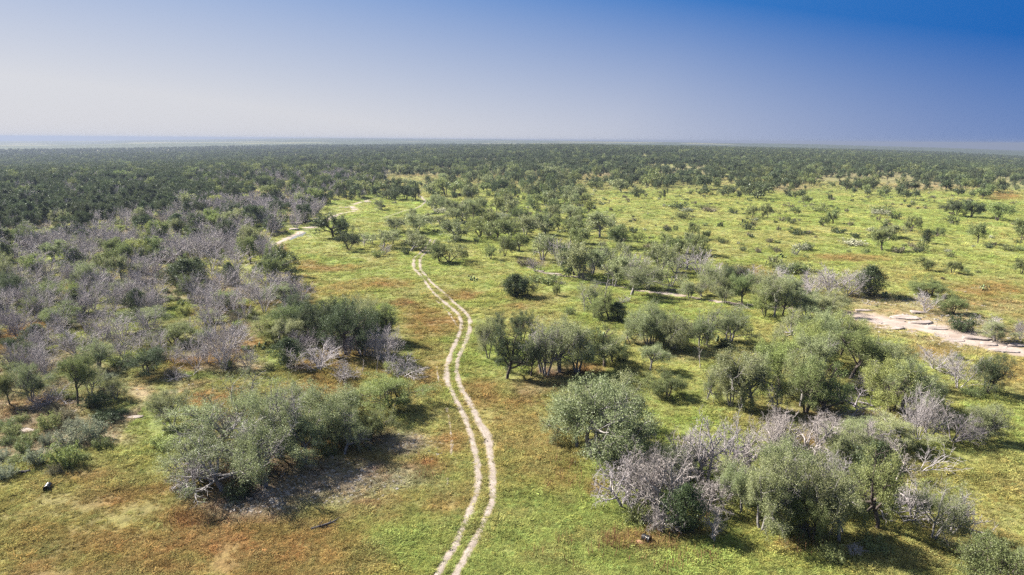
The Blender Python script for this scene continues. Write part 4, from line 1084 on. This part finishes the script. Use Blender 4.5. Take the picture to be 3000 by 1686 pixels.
# brown dry stalks standing in the grass right of the track
def stalk(g, n):
    p = np.stack([g.normal(0, .25, n), g.normal(0, .25, n), np.zeros(n)], 1)
    tip = p + np.stack([g.normal(0, .12, n), g.normal(0, .12, n), g.uniform(.35, .9, n)], 1)
    V, F = tubes(np.concatenate([p, tip, np.full((n, 1), .012), np.full((n, 1), .02), np.zeros((n, 1))], 1), 3)
    return mesh_from('stalk', V, F, [M_grass])
stk = [stalk(g_, 5) for _ in range(3)]
P_ = []
for (u, v, ru, rv, n_) in ((1610, 1275, 40, 34, 26), (1640, 1390, 70, 50, 90), (1740, 1440, 60, 30, 50), (1880, 1580, 130, 34, 190), (1990, 1640, 110, 40, 110), (1570, 1200, 40, 30, 20), (2370, 1600, 80, 24, 60), (2040, 1540, 70, 30, 50), (1700, 1620, 200, 50, 70), (560, 1530, 90, 40, 50), (1250, 1370, 60, 40, 40)):
    for _ in range(int(n_ * .28)):
        a_ = rng.uniform(0, 6.28); q_ = math.sqrt(rng.uniform())
        P_.append(ground_at(u + math.cos(a_) * q_ * ru, v + math.sin(a_) * q_ * rv))
P_ = np.array(P_); n_ = len(P_)
scatter('dry_stalks', P_, np.stack([np.ones(n_), np.ones(n_), rng.uniform(.5, 1.1, n_)], 1), np.stack([np.zeros(n_), np.zeros(n_), rng.uniform(0, 6.28, n_)], 1), stk, rng.integers(0, 3, n_), np.array([.22, .135, .075]) * rng.uniform(.6, 1.4, (n_, 1)))

# ------------------------------------------------------------------ rocks, stones
def rock_mesh(g, sx, sy, sz, n_side=9, mat=None, name='rock'):
    """a flat-topped weathered block: rings of points from the foot to the top"""
    a = np.linspace(0, 2 * math.pi, n_side, endpoint=False) + g.uniform(-.2, .2, n_side)
    rad = g.uniform(.5, 1.25, n_side); rad = .5 * rad + .25 * np.roll(rad, 1) + .25 * np.roll(rad, -1)
    a = a - .35 * np.sin(2 * a + g.uniform(0, 6.28)) * g.uniform(.3, 1)
    rings = []
    for (k, zf) in ((.96, -.4), (1.0, .35), (.97, .8), (.86, 1.0), (.4, 1.05)):
        jj = g.uniform(.95, 1.05, n_side)
        rings.append(np.stack([np.cos(a) * rad * k * jj * sx, np.sin(a) * rad * k * jj * sy, zf * sz + g.normal(0, .05 * sz, n_side)], 1))
    V = np.vstack(rings + [np.array([[0, 0, 1.05 * sz]])])
    F = []
    m = n_side
    for r_ in range(4):
        for k in range(m):
            F.append((r_ * m + k, r_ * m + (k + 1) % m, (r_ + 1) * m + (k + 1) % m, (r_ + 1) * m + k))
    T = [(4 * m + k, 4 * m + (k + 1) % m, 5 * m) for k in range(m)]
    return mesh_from(name, V, [np.array(F), np.array(T)], [mat])

gr = np.random.default_rng(77)
SLABS = [  # u, v, length px, depth m, height, tilt, look
    (2690, 915, 60, 2.2, .35, .12, 'pale broken rock slab at the top end of the creek ledges'), (2650, 925, 90, 3.0, .3, .05, 'broad flat ledge just below the topmost creek slab'),
    (2700, 940, 90, 2.2, .45, .06, 'long narrow ledge in the middle of the creek rocks'), (2745, 955, 70, 2.0, .4, .05, 'curved grey ledge lying before the dark bush in the creek'),
    (2560, 935, 110, 2.6, .22, .03, 'low pink rock sheet at the upper end of the ledges'), (2600, 960, 120, 2.4, .22, .03, 'long pale pink rock shelf under the grey ledges'),
    (2860, 985, 100, 2.4, .55, .04, 'thick grey ledge beside the creek grass below the dark bush'), (2790, 990, 80, 2.0, .2, .03, 'smooth pink rock sheet at the foot of the thick ledge'),
    (2900, 1000, 60, 1.8, .4, .05, 'broken ledge behind the lower creek sheet'), (2940, 1020, 90, 2.0, .3, .04, 'wide grey shelf near the right end of the creek rocks'),
    (2820, 945, 60, 1.6, .3, .05, 'grey slab half hidden behind the dark creek bush'), (2980, 1005, 60, 1.6, .35, .05, 'rough grey slab at the right border of the photo'),
    (2530, 905, 70, 1.6, .2, .04, 'pale slab at the foot of the bare lilac trees'), (2485, 915, 50, 1.4, .2, .04, 'small pale slab beside the green oaks on the creek'),
    (1945, 853, 90, 2.4, .14, .02, 'smooth pale rock sheet in the open creek behind the spreading oak'), (1985, 845, 70, 1.0, .3, .04, 'thin ledge along the back of the pale creek sheet'),
    (1620, 796, 50, 1.5, .25, .05, 'pale pink boulder slab at the near end of the right creek'), (1700, 806, 60, 1.4, .2, .04, 'pale slab in the creek between two grey green oaks'), (1580, 788, 36, 1.2, .2, .05, 'small pinkish slab beside the brown bush at the creek end'),
    (2210, 887, 50, 1.2, .25, .05, 'grey slab under the row of creek oaks'), (2120, 878, 50, 1.2, .2, .05, 'pale slab between the trunks of the creek oaks'),
    (870, 655, 40, 4.0, .9, .08, 'grey ledge on the far bank of the left creek'), (895, 648, 34, 3.4, .8, .08, 'pale topped ledge above the left creek pool'), (862, 670, 30, 3.0, .7, .08, 'low rough ledge beside the left creek pool'), (930, 640, 34, 3.0, .6, .06, 'flat grey ledge upstream of the left creek pool'), (1080, 590, 40, 5.0, .4, .04, 'pale rock sheet at the far head of the left creek'), (1010, 606, 40, 4.0, .4, .04, 'pink rock sheet beside the far bend of the left creek'),
    (67, 1262, 66, 1.1, .10, .02, 'pale flat rock bare in the scrub by the silver bushes'), (396, 1222, 56, .9, .10, .02, 'grey flat rock showing on the slope above the front grove'), (212, 1208, 30, .8, .16, .05, 'small white rock above the silver bushes'), (14, 1252, 30, .7, .14, .04, 'white rock at the left border beside low green bushes'),
]
for (u, v, ln, dp, ht, tl, lab) in SLABS:
    x, y, z = ground_at(u, v)
    dep = project(x, y, z)[2][0]
    L = ln * K / FPX * dep * .5
    m = rock_mesh(gr, L, dp * .5, ht * .65, 15, M_slab, 'rock_slab')
    o = link('rock_slab', m)
    o.location = (x, y, float(zg(x, y)[0]) + .02)
    o.rotation_euler = (gr.uniform(-1, 1) * tl, gr.uniform(-1, 1) * tl, gr.uniform(-.25, .1))
    tag(o, lab, 'rock', 'rock slabs')

# loose white stones, too many and too small to pick apart
st_mesh = [rock_mesh(gr, .5, .38, .28, 7, M_stone, 'stone') for _ in range(4)]
SP = []
def stones(u, v, ru, rv, n, s0, s1):
    for _ in range(n):
        a = rng.uniform(0, 6.28); q = math.sqrt(rng.uniform(0, 1))
        x, y, z = ground_at(u + math.cos(a) * q * ru, v + math.sin(a) * q * rv)
        SP.append((x, y, z, rng.uniform(s0, s1) ** 1.0))
stones(960, 1405, 230, 72, 620, .07, .42); stones(960, 1420, 220, 60, 36, .3, .6); stones(770, 1470, 140, 42, 420, .07, .45); stones(780, 1470, 110, 30, 26, .35, .65); stones(1230, 1310, 100, 40, 130, .08, .3); stones(1150, 1290, 80, 34, 90, .1, .35)
stones(2620, 880, 110, 20, 190, .2, .7); stones(2720, 950, 210, 36, 260, .15, .9); stones(2900, 1000, 110, 26, 140, .15, .8); stones(2800, 870, 170, 40, 120, .15, .6); stones(2860, 990, 140, 36, 120, .2, .8); stones(2640, 940, 150, 26, 120, .2, .7)
stones(1480, 770, 90, 24, 20, .2, .5); stones(500, 1000, 350, 130, 160, .1, .4); stones(300, 1180, 280, 80, 110, .1, .35); stones(1300, 1250, 900, 330, 160, .06, .2); stones(2500, 770, 400, 40, 80, .2, .5); stones(2010, 870, 200, 20, 60, .15, .5); stones(900, 660, 80, 34, 60, .3, 1.0); stones(1040, 605, 70, 22, 50, .3, 1.0); stones(700, 1070, 90, 26, 110, .1, .35)
SP = np.array(SP)
ns = len(SP)
scatter('scattered_stones', np.stack([SP[:, 0], SP[:, 1], zg(SP[:, 0], SP[:, 1])], 1), np.stack([SP[:, 3]] * 3, 1) * rng.uniform(.7, 1.2, (ns, 3)) * np.array([1, 1, .5]), np.stack([rng.normal(0, .2, ns), rng.normal(0, .2, ns), rng.uniform(0, 6.28, ns)], 1), st_mesh, rng.integers(0, 4, ns))

# ------------------------------------------------------------------ small things: pipes, log, fallen branches, brush, cacti
def pipe(u, v, length, rad, yaw, label, tilt=0.0):
    """corrugated open pipe lying on the ground"""
    x, y, z = ground_at(u, v)
    root = link('drain_pipe', None)
    root.location = (x, y, float(zg(x, y)[0]) + rad * .8); root.rotation_euler = (tilt, 0, yaw)
    nr, ns = 40, 24
    V, F = [], []
    prof = []
    for k in range(nr + 1):
        s = k / nr
        prof.append((-length / 2 + s * length, rad * (1 + .055 * math.sin(s * 2 * math.pi * 6))))
    prof += [(xx, rr_ - .035) for xx, rr_ in reversed(prof)]
    m = len(prof)
    for xx, rr_ in prof:
        for j in range(ns):
            a = j * 2 * math.pi / ns
            V.append((xx, rr_ * math.cos(a), rr_ * math.sin(a)))
    for k in range(m):
        for j in range(ns):
            k2 = (k + 1) % m; j2 = (j + 1) % ns
            F.append((k * ns + j, k * ns + j2, k2 * ns + j2, k2 * ns + j))
    link('corrugated_wall', mesh_from('pipe', V, F, [M_black], smooth=True), root)
    V, F = [], []
    for xx, rr_ in ((length / 2 - .05, rad * 1.07), (length / 2 + .03, rad * 1.09), (length / 2 + .03, rad * .93), (length / 2 - .05, rad * .93)):
        for j in range(ns):
            a = j * 2 * math.pi / ns
            V.append((xx, rr_ * math.cos(a), rr_ * math.sin(a)))
    for k in range(4):
        for j in range(ns):
            k2 = (k + 1) % 4; j2 = (j + 1) % ns
            F.append((k * ns + j, k * ns + j2, k2 * ns + j2, k2 * ns + j))
    link('rim', mesh_from('rim', V, F, [M_black], smooth=True), root)
    tag(root, label, 'pipe', 'black corrugated drain pipes')

pipe(141, 1432, .75, .25, R(-70), 'black barrel like corrugated pipe lying alone in the rusty grass, its top shining white', .05)
pipe(1893, 1584, .6, .27, R(-40), 'short black corrugated pipe end among brown stalks below the bare grey oaks', .1)
x, y, z = ground_at(1872, 1592)
o = link('rock', rock_mesh(gr, .42, .26, .16, 9, M_ochre, 'rock')); o.location = (x, y, z); o.rotation_euler = (0.1, .1, -.5)
tag(o, 'orange flat stone beside the short black pipe end', 'rock')

def wood_thing(name, u, v, stems, levels, mat, label, cat, seed, yaw=0.0, scale=1.0, group=None, parts=('trunk', 'branches'), thick=.05):
    g = np.random.default_rng(seed)
    segs, _ = grow(g, stems, levels)
    bv, bf, bl = branch_mesh('b', segs, None)
    bv[:, 2] = np.maximum(bv[:, 2], -.05)
    x, y, z = ground_at(u, v)
    o = link(name, None)
    o.location = (x, y, float(zg(x, y)[0])); o.rotation_euler = (0, 0, yaw); o.scale = (scale,) * 3
    for nm, sel in ((parts[0], bl < .5), (parts[1], bl > .5)):
        f = bf[sel]
        if len(f):
            ids, inv = np.unique(f, return_inverse=True)
            link(nm, mesh_from(nm, bv[ids], inv.reshape(f.shape), [mat]), o)
    tag(o, label, cat, group)
    return o

LOGLV = [dict(seg=5, wob=.08, up=.0, tip=.5), dict(num=5, ang=50, len=.35, seg=3, wob=.2, up=.05, rad=.4, tip=.4, **{'from': .3})]
wood_thing('fallen_log', 912, 1552, [((0, 0, .05), (1, .35, .03), 2.0, .12), ((.2, .1, .05), (1, .5, .02), 1.5, .08)], LOGLV, M_burnt, 'charred black log with short stubs lying in grass below the stony shade', 'log', 3)
wood_thing('fallen_log', 46, 1388, [((0, 0, .10), (1, .2, .02), 1.3, .13)], LOGLV, M_burnt, 'short dark log poking out beneath the silver bush at the left border', 'log', 4)
FB = [dict(seg=6, wob=.1, up=-.05, tip=.25), dict(num=8, ang=38, len=.6, seg=4, wob=.14, up=-.04, rad=.45, tip=.3, **{'from': .1}), dict(num=5, ang=36, len=.5, seg=3, wob=.15, up=-.03, rad=.5, rmin=.014, **{'from': .2})]
wood_thing('fallen_branch', 2700, 1385, [((0, 0, .1), (.9, .2, .75), 3.3, .055), ((.2, .2, .1), (.9, -.3, .6), 3.0, .05), ((-.1, .1, .1), (.8, .6, .55), 2.8, .045)], FB, M_dead, 'pale fallen limb with arching branches spread on the grass right of the grove', 'branch', 11, group='fallen branches')
wood_thing('fallen_branch', 2200, 905, [((0, 0, .1), (-.8, .2, .25), 3.6, .08), ((0, 0, .1), (-.7, .5, .5), 2.6, .06)], FB[:2], M_deadw, 'white fallen branch in short grass before the row of creek oaks', 'branch', 12, group='fallen branches')
wood_thing('fallen_branch', 345, 905, [((0, 0, .1), (.9, .2, .12), 3.4, .07), ((0, 0, .1), (.8, .5, .2), 2.8, .06)], FB[:2], M_deadw, 'pale fallen branch on bare ground between scrub oaks', 'branch', 13, group='fallen branches')
wood_thing('fallen_branch', 2060, 1010, [((0, 0, .1), (.9, -.3, .1), 1.6, .07)], FB[:2], M_deadw, 'short white broken limb beside the bent snag and oak row', 'branch', 14, group='fallen branches')
BP = [dict(seg=4, wob=.15, up=-.02, tip=.3), dict(num=8, ang=50, len=.6, seg=3, wob=.2, up=0, rad=.45, rmin=.014, tip=.4, **{'from': .1}), dict(num=6, ang=45, len=.5, seg=2, wob=.2, rad=.5, rmin=.012, **{'from': .1})]
for (u, v, s, sc_, lab) in ((2520, 1205, 21, 1.25, 'big heap of dark grey dead brush under the arched oak'), (2600, 1235, 22, 1.0, 'tangle of grey dead brush below the two trunked oak'), (2450, 1225, 23, .9, 'low heap of grey brush at the foot of the green grove'), (1640, 830, 24, .55, 'small heap of dark twigs by the creek bushes'), (1825, 885, 25, .6, 'small grey brush heap in grass left of the spreading oak'), (540, 1105, 26, .8, 'grey brush heap on the slope above the front grove'), (150, 1180, 27, .9, 'grey brush heap among thin oaks near the left border'), (2610, 1500, 28, .8, 'pale brush heap between the trunks of the front grove')):
    g2 = np.random.default_rng(s)
    stm = [((g2.normal(0, .8), g2.normal(0, .8), .1), (g2.normal(0, 1), g2.normal(0, 1), .35), 2.6, .07) for _ in range(7)]
    wood_thing('brush_heap', u, v, stm, BP, M_deadd if s in (21, 24) else M_dead, lab, 'brush heap', s, scale=sc_, group='heaps of dead brush', parts=('limb', 'twigs'))

def cactus(u, v, s, lab, seed):
    g = np.random.default_rng(seed)
    x, y, z = ground_at(u, v)
    root = link('prickly_pear', None); root.location = (x, y, float(zg(x, y)[0]))
    tag(root, lab, 'cactus', 'prickly pear clumps')
    a = np.linspace(0, 2 * math.pi, 10, endpoint=False)
    for k in range(11):
        p = np.array([g.normal(0, .35), g.normal(0, .3), .14 + .2 * (k % 3)])
        t = g.uniform(0, 3.14); tl = g.normal(0, .35)
        e1 = np.array([math.cos(t), math.sin(t), 0]); e2 = np.array([-math.sin(t) * math.sin(tl), math.cos(t) * math.sin(tl), math.cos(tl)]); nn = np.cross(e1, e2)
        r1 = g.uniform(.12, .18)
        ring = np.array([p + e1 * math.cos(q) * r1 + e2 * math.sin(q) * r1 * 1.35 for q in a])
        V = np.vstack([ring, p + nn * .03, p - nn * .03])
        F = [(i, (i + 1) % 10, 10) for i in range(10)] + [((i + 1) % 10, i, 11) for i in range(10)]
        link('pad', mesh_from('pad', V * s, np.array(F), [M_cactus], attrs={'leaf': ('POINT', 'FLOAT', np.full(12, g.uniform(0, 1)))}), root)
for i, (u, v, s, lab) in enumerate(((2590, 872, 1.6, 'prickly pear clump on the stony ground below the dark juniper'), (2640, 878, 1.3, 'small prickly pear beside the pale creek stones'), (2290, 755, 1.6, 'prickly pear on the rusty meadow edge beyond the creek'), (1760, 985, 1.3, 'prickly pear at the edge of the middle grove'), (2110, 1004, 1.5, 'prickly pear under the last oak of the row'), (1385, 822, 1.5, 'grey green prickly pear alone in the grass right of the track'), (2880, 850, 1.5, 'prickly pear in rusty grass beyond the creek ledges'), (770, 1020, 1.3, 'prickly pear at the left foot of the track grove'))):
    cactus(u, v, s, lab, 200 + i)

# ------------------------------------------------------------------ labels
LOOK_WORDS = {
    'oak': 'green oak', 'oak_dark': 'very dark oak', 'oak_grey': 'grey-green oak', 'oak_sparse': 'thin-leaved grey oak', 'oak_light': 'light green oak', 'juniper': 'dark juniper',
    'dead_fan': 'lilac-grey bare tree', 'dead_bare': 'leafless crooked tree', 'dead_pale': 'bleached bare tree', 'dead_dark': 'dark-grey bare tree', 'snag': 'white broken snag',
    'shrub_green': 'green shrub', 'shrub_light': 'bright green shrub', 'shrub_silver': 'silvery shrub', 'shrub_white': 'cream-flowered shrub', 'shrub_brown': 'brown twiggy shrub', 'shrub_dark': 'dark green shrub',
}
def zone(u, v):
    if v > 1320 and u < 420: return 'in front left corner'
    if 1190 < v <= 1420 and u < 400: return 'among silvery left bushes'
    if 420 <= u < 1230 and v > 1140 and v < 1490: return 'in front grove beside track'
    if 780 <= u < 1240 and 960 < v <= 1140: return 'in dark grove beside track'
    if 1380 <= u < 1835 and 940 < v <= 1130: return 'in round middle grove'
    if 1600 <= u < 2130 and v > 1240: return 'in leafless front grove'
    if 2130 <= u and v > 1325: return 'in front right corner grove'
    if 1835 <= u < 2160 and 940 < v <= 1240: return 'by the thin oak row'
    if 2130 <= u < 2720 and 940 < v <= 1325: return 'in the creekside right grove'
    if 2720 <= u and 1010 < v <= 1325: return 'at the far right edge'
    if u > 1480 and 770 < v <= 1010: return 'along the right creek'
    if u > 1560 and 660 < v <= 770: return 'on meadow behind right creek'
    if u > 1560 and 560 < v <= 660: return 'on the far meadow'
    if u > 1240 and 560 < v <= 940: return 'among oaks past track bend'
    if 940 < u <= 1240 and 560 < v <= 940: return 'between left creek and track'
    if u <= 1240 and v > 900: return 'in the near left scrub'
    if u <= 1240 and v > 760: return 'in the middle left scrub'
    if u <= 1240 and v > 640: return 'in the lilac left scrub'
    if u <= 1240: return 'in dark far left woodland'
    return 'at the far woodland edge'

ones = 'first second third fourth fifth sixth seventh eighth ninth tenth eleventh twelfth thirteenth fourteenth fifteenth sixteenth seventeenth eighteenth nineteenth'.split()
ORD = ones + ['twentieth'] + ['twenty-' + w_ for w_ in ones[:9]] + ['thirtieth'] + ['thirty-' + w_ for w_ in ones[:9]]
SHORT = {'oak': 'green oak', 'oak_dark': 'dark oak', 'oak_grey': 'grey oak', 'oak_sparse': 'thin oak', 'oak_light': 'light oak', 'juniper': 'juniper', 'dead_fan': 'bare tree', 'dead_bare': 'crooked tree', 'dead_pale': 'bleached tree', 'dead_dark': 'darker tree',
         'snag': 'white snag', 'shrub_green': 'green shrub', 'shrub_light': 'bright shrub', 'shrub_silver': 'silvery shrub', 'shrub_white': 'cream shrub', 'shrub_brown': 'brown shrub', 'shrub_dark': 'dark shrub'}
ox = np.array([p['x'] for p in OBJ]); oy = np.array([p['y'] for p in OBJ])
for i, p in enumerate(OBJ):
    if fam(p['look']) == 'shrub':
        sw = 'small' if p['h'] < .9 else ('low' if p['h'] < 1.25 else 'big' if p['h'] > 1.9 else 'rounded')
    else:
        sw = 'small' if p['h'] < 3.6 else ('tall' if p['h'] > 6.3 else ('broad' if p['w'] > p['h'] * 1.25 else 'slim' if p['w'] < p['h'] * .75 else 'medium'))
    p['desc'] = '%s %s' % (sw, LOOK_WORDS[p['look']])
    p['zone'] = zone(p['u'], p['v'])
    d = np.hypot(ox - ox[i], oy - oy[i]); d[i] = 1e9
    near = [j for j in np.argsort(d)[:6] if OBJ[j]['look'] != p['look']]
    j = near[0] if near else int(np.argmin(d))
    q = OBJ[j]
    du, dv = q['u'] - p['u'], (q['v'] - p['v']) * 2.2
    if abs(du) > abs(dv): rel = 'left of' if du > 0 else 'right of'
    else: rel = 'before' if dv < 0 else 'behind'
    p['rel'] = '%s %s%s' % (rel, 'another ' if q['look'] == p['look'] else '', SHORT[q['look']])
def bucket(L, key):
    B = {}
    for p in L: B.setdefault(key(p), []).append(p)
    return B
for (desc, zn), L in bucket(OBJ, lambda p: (p['desc'], p['zone'])).items():
    if len(L) == 1:
        L[0]['label'] = '%s %s, the only such one' % (desc, zn)
        continue
    for rel, M in bucket(L, lambda p: p['rel']).items():
        M.sort(key=lambda p: p['u'])
        for i, p in enumerate(M):
            p['label'] = '%s %s, %s' % (desc, zn, rel) if len(M) == 1 else '%s %s, %s, %s from left' % (desc, zn, rel, ORD[min(i, 38)])
for p in OBJ:
    if len(p['label'].split()) > 16: p['label'] = p['label'].replace(' the ', ' ', 1)
    if len(p['label'].split()) > 16: p['label'] = p['label'].replace('another ', '')
    if len(p['label'].split()) > 16: p['label'] = p['label'].replace(', ', ' ', 1).replace('among oaks past', 'past').replace('on meadow behind', 'behind').replace('in front right', 'front right').replace('in dark far', 'far').replace('in grove', 'grove')
    gname = {'oak_tree': 'oaks of the groves and meadow', 'juniper_tree': 'junipers in the scrub', 'dead_tree': 'bare dead trees', 'shrub': 'shrubs of scrub and meadow'}[p['name']]
    tag(p['obj'], p['label'], CAT_OF[p['name']], gname)

# ------------------------------------------------------------------ air
hz = bpy.data.materials.new('air'); hz.use_nodes = True
t = hz.node_tree; t.nodes.clear()
out = N(t, 'ShaderNodeOutputMaterial'); pv = N(t, 'ShaderNodeVolumePrincipled')
pv.inputs['Color'].default_value = (0.172, 0.205, 0.285, 1)
pv.inputs['Density'].default_value = 1.9e-4
pv.inputs['Anisotropy'].default_value = 0.2
t.links.new(pv.outputs[0], out.inputs['Volume'])
B = 15000
zz_ = np.concatenate([np.array([q_.co.z for q_ in o_.data.vertices]) for o_ in (ground, hills)])
zb, zt = float(zz_.min()) - 1.5, max(CAM_H, float(zz_.max())) + 1.2
print('haze', zb, zt)
Vb = [(-B, -B, zb), (B, -B, zb), (B, B, zb), (-B, B, zb), (-B, -B, zt), (B, -B, zt), (B, B, zt), (-B, B, zt)]
Fb = [(3, 2, 1, 0), (4, 5, 6, 7), (0, 1, 5, 4), (1, 2, 6, 5), (2, 3, 7, 6), (3, 0, 4, 7)]
tag(link('haze', mesh_from('haze', Vb, Fb, [hz])), kind='stuff')
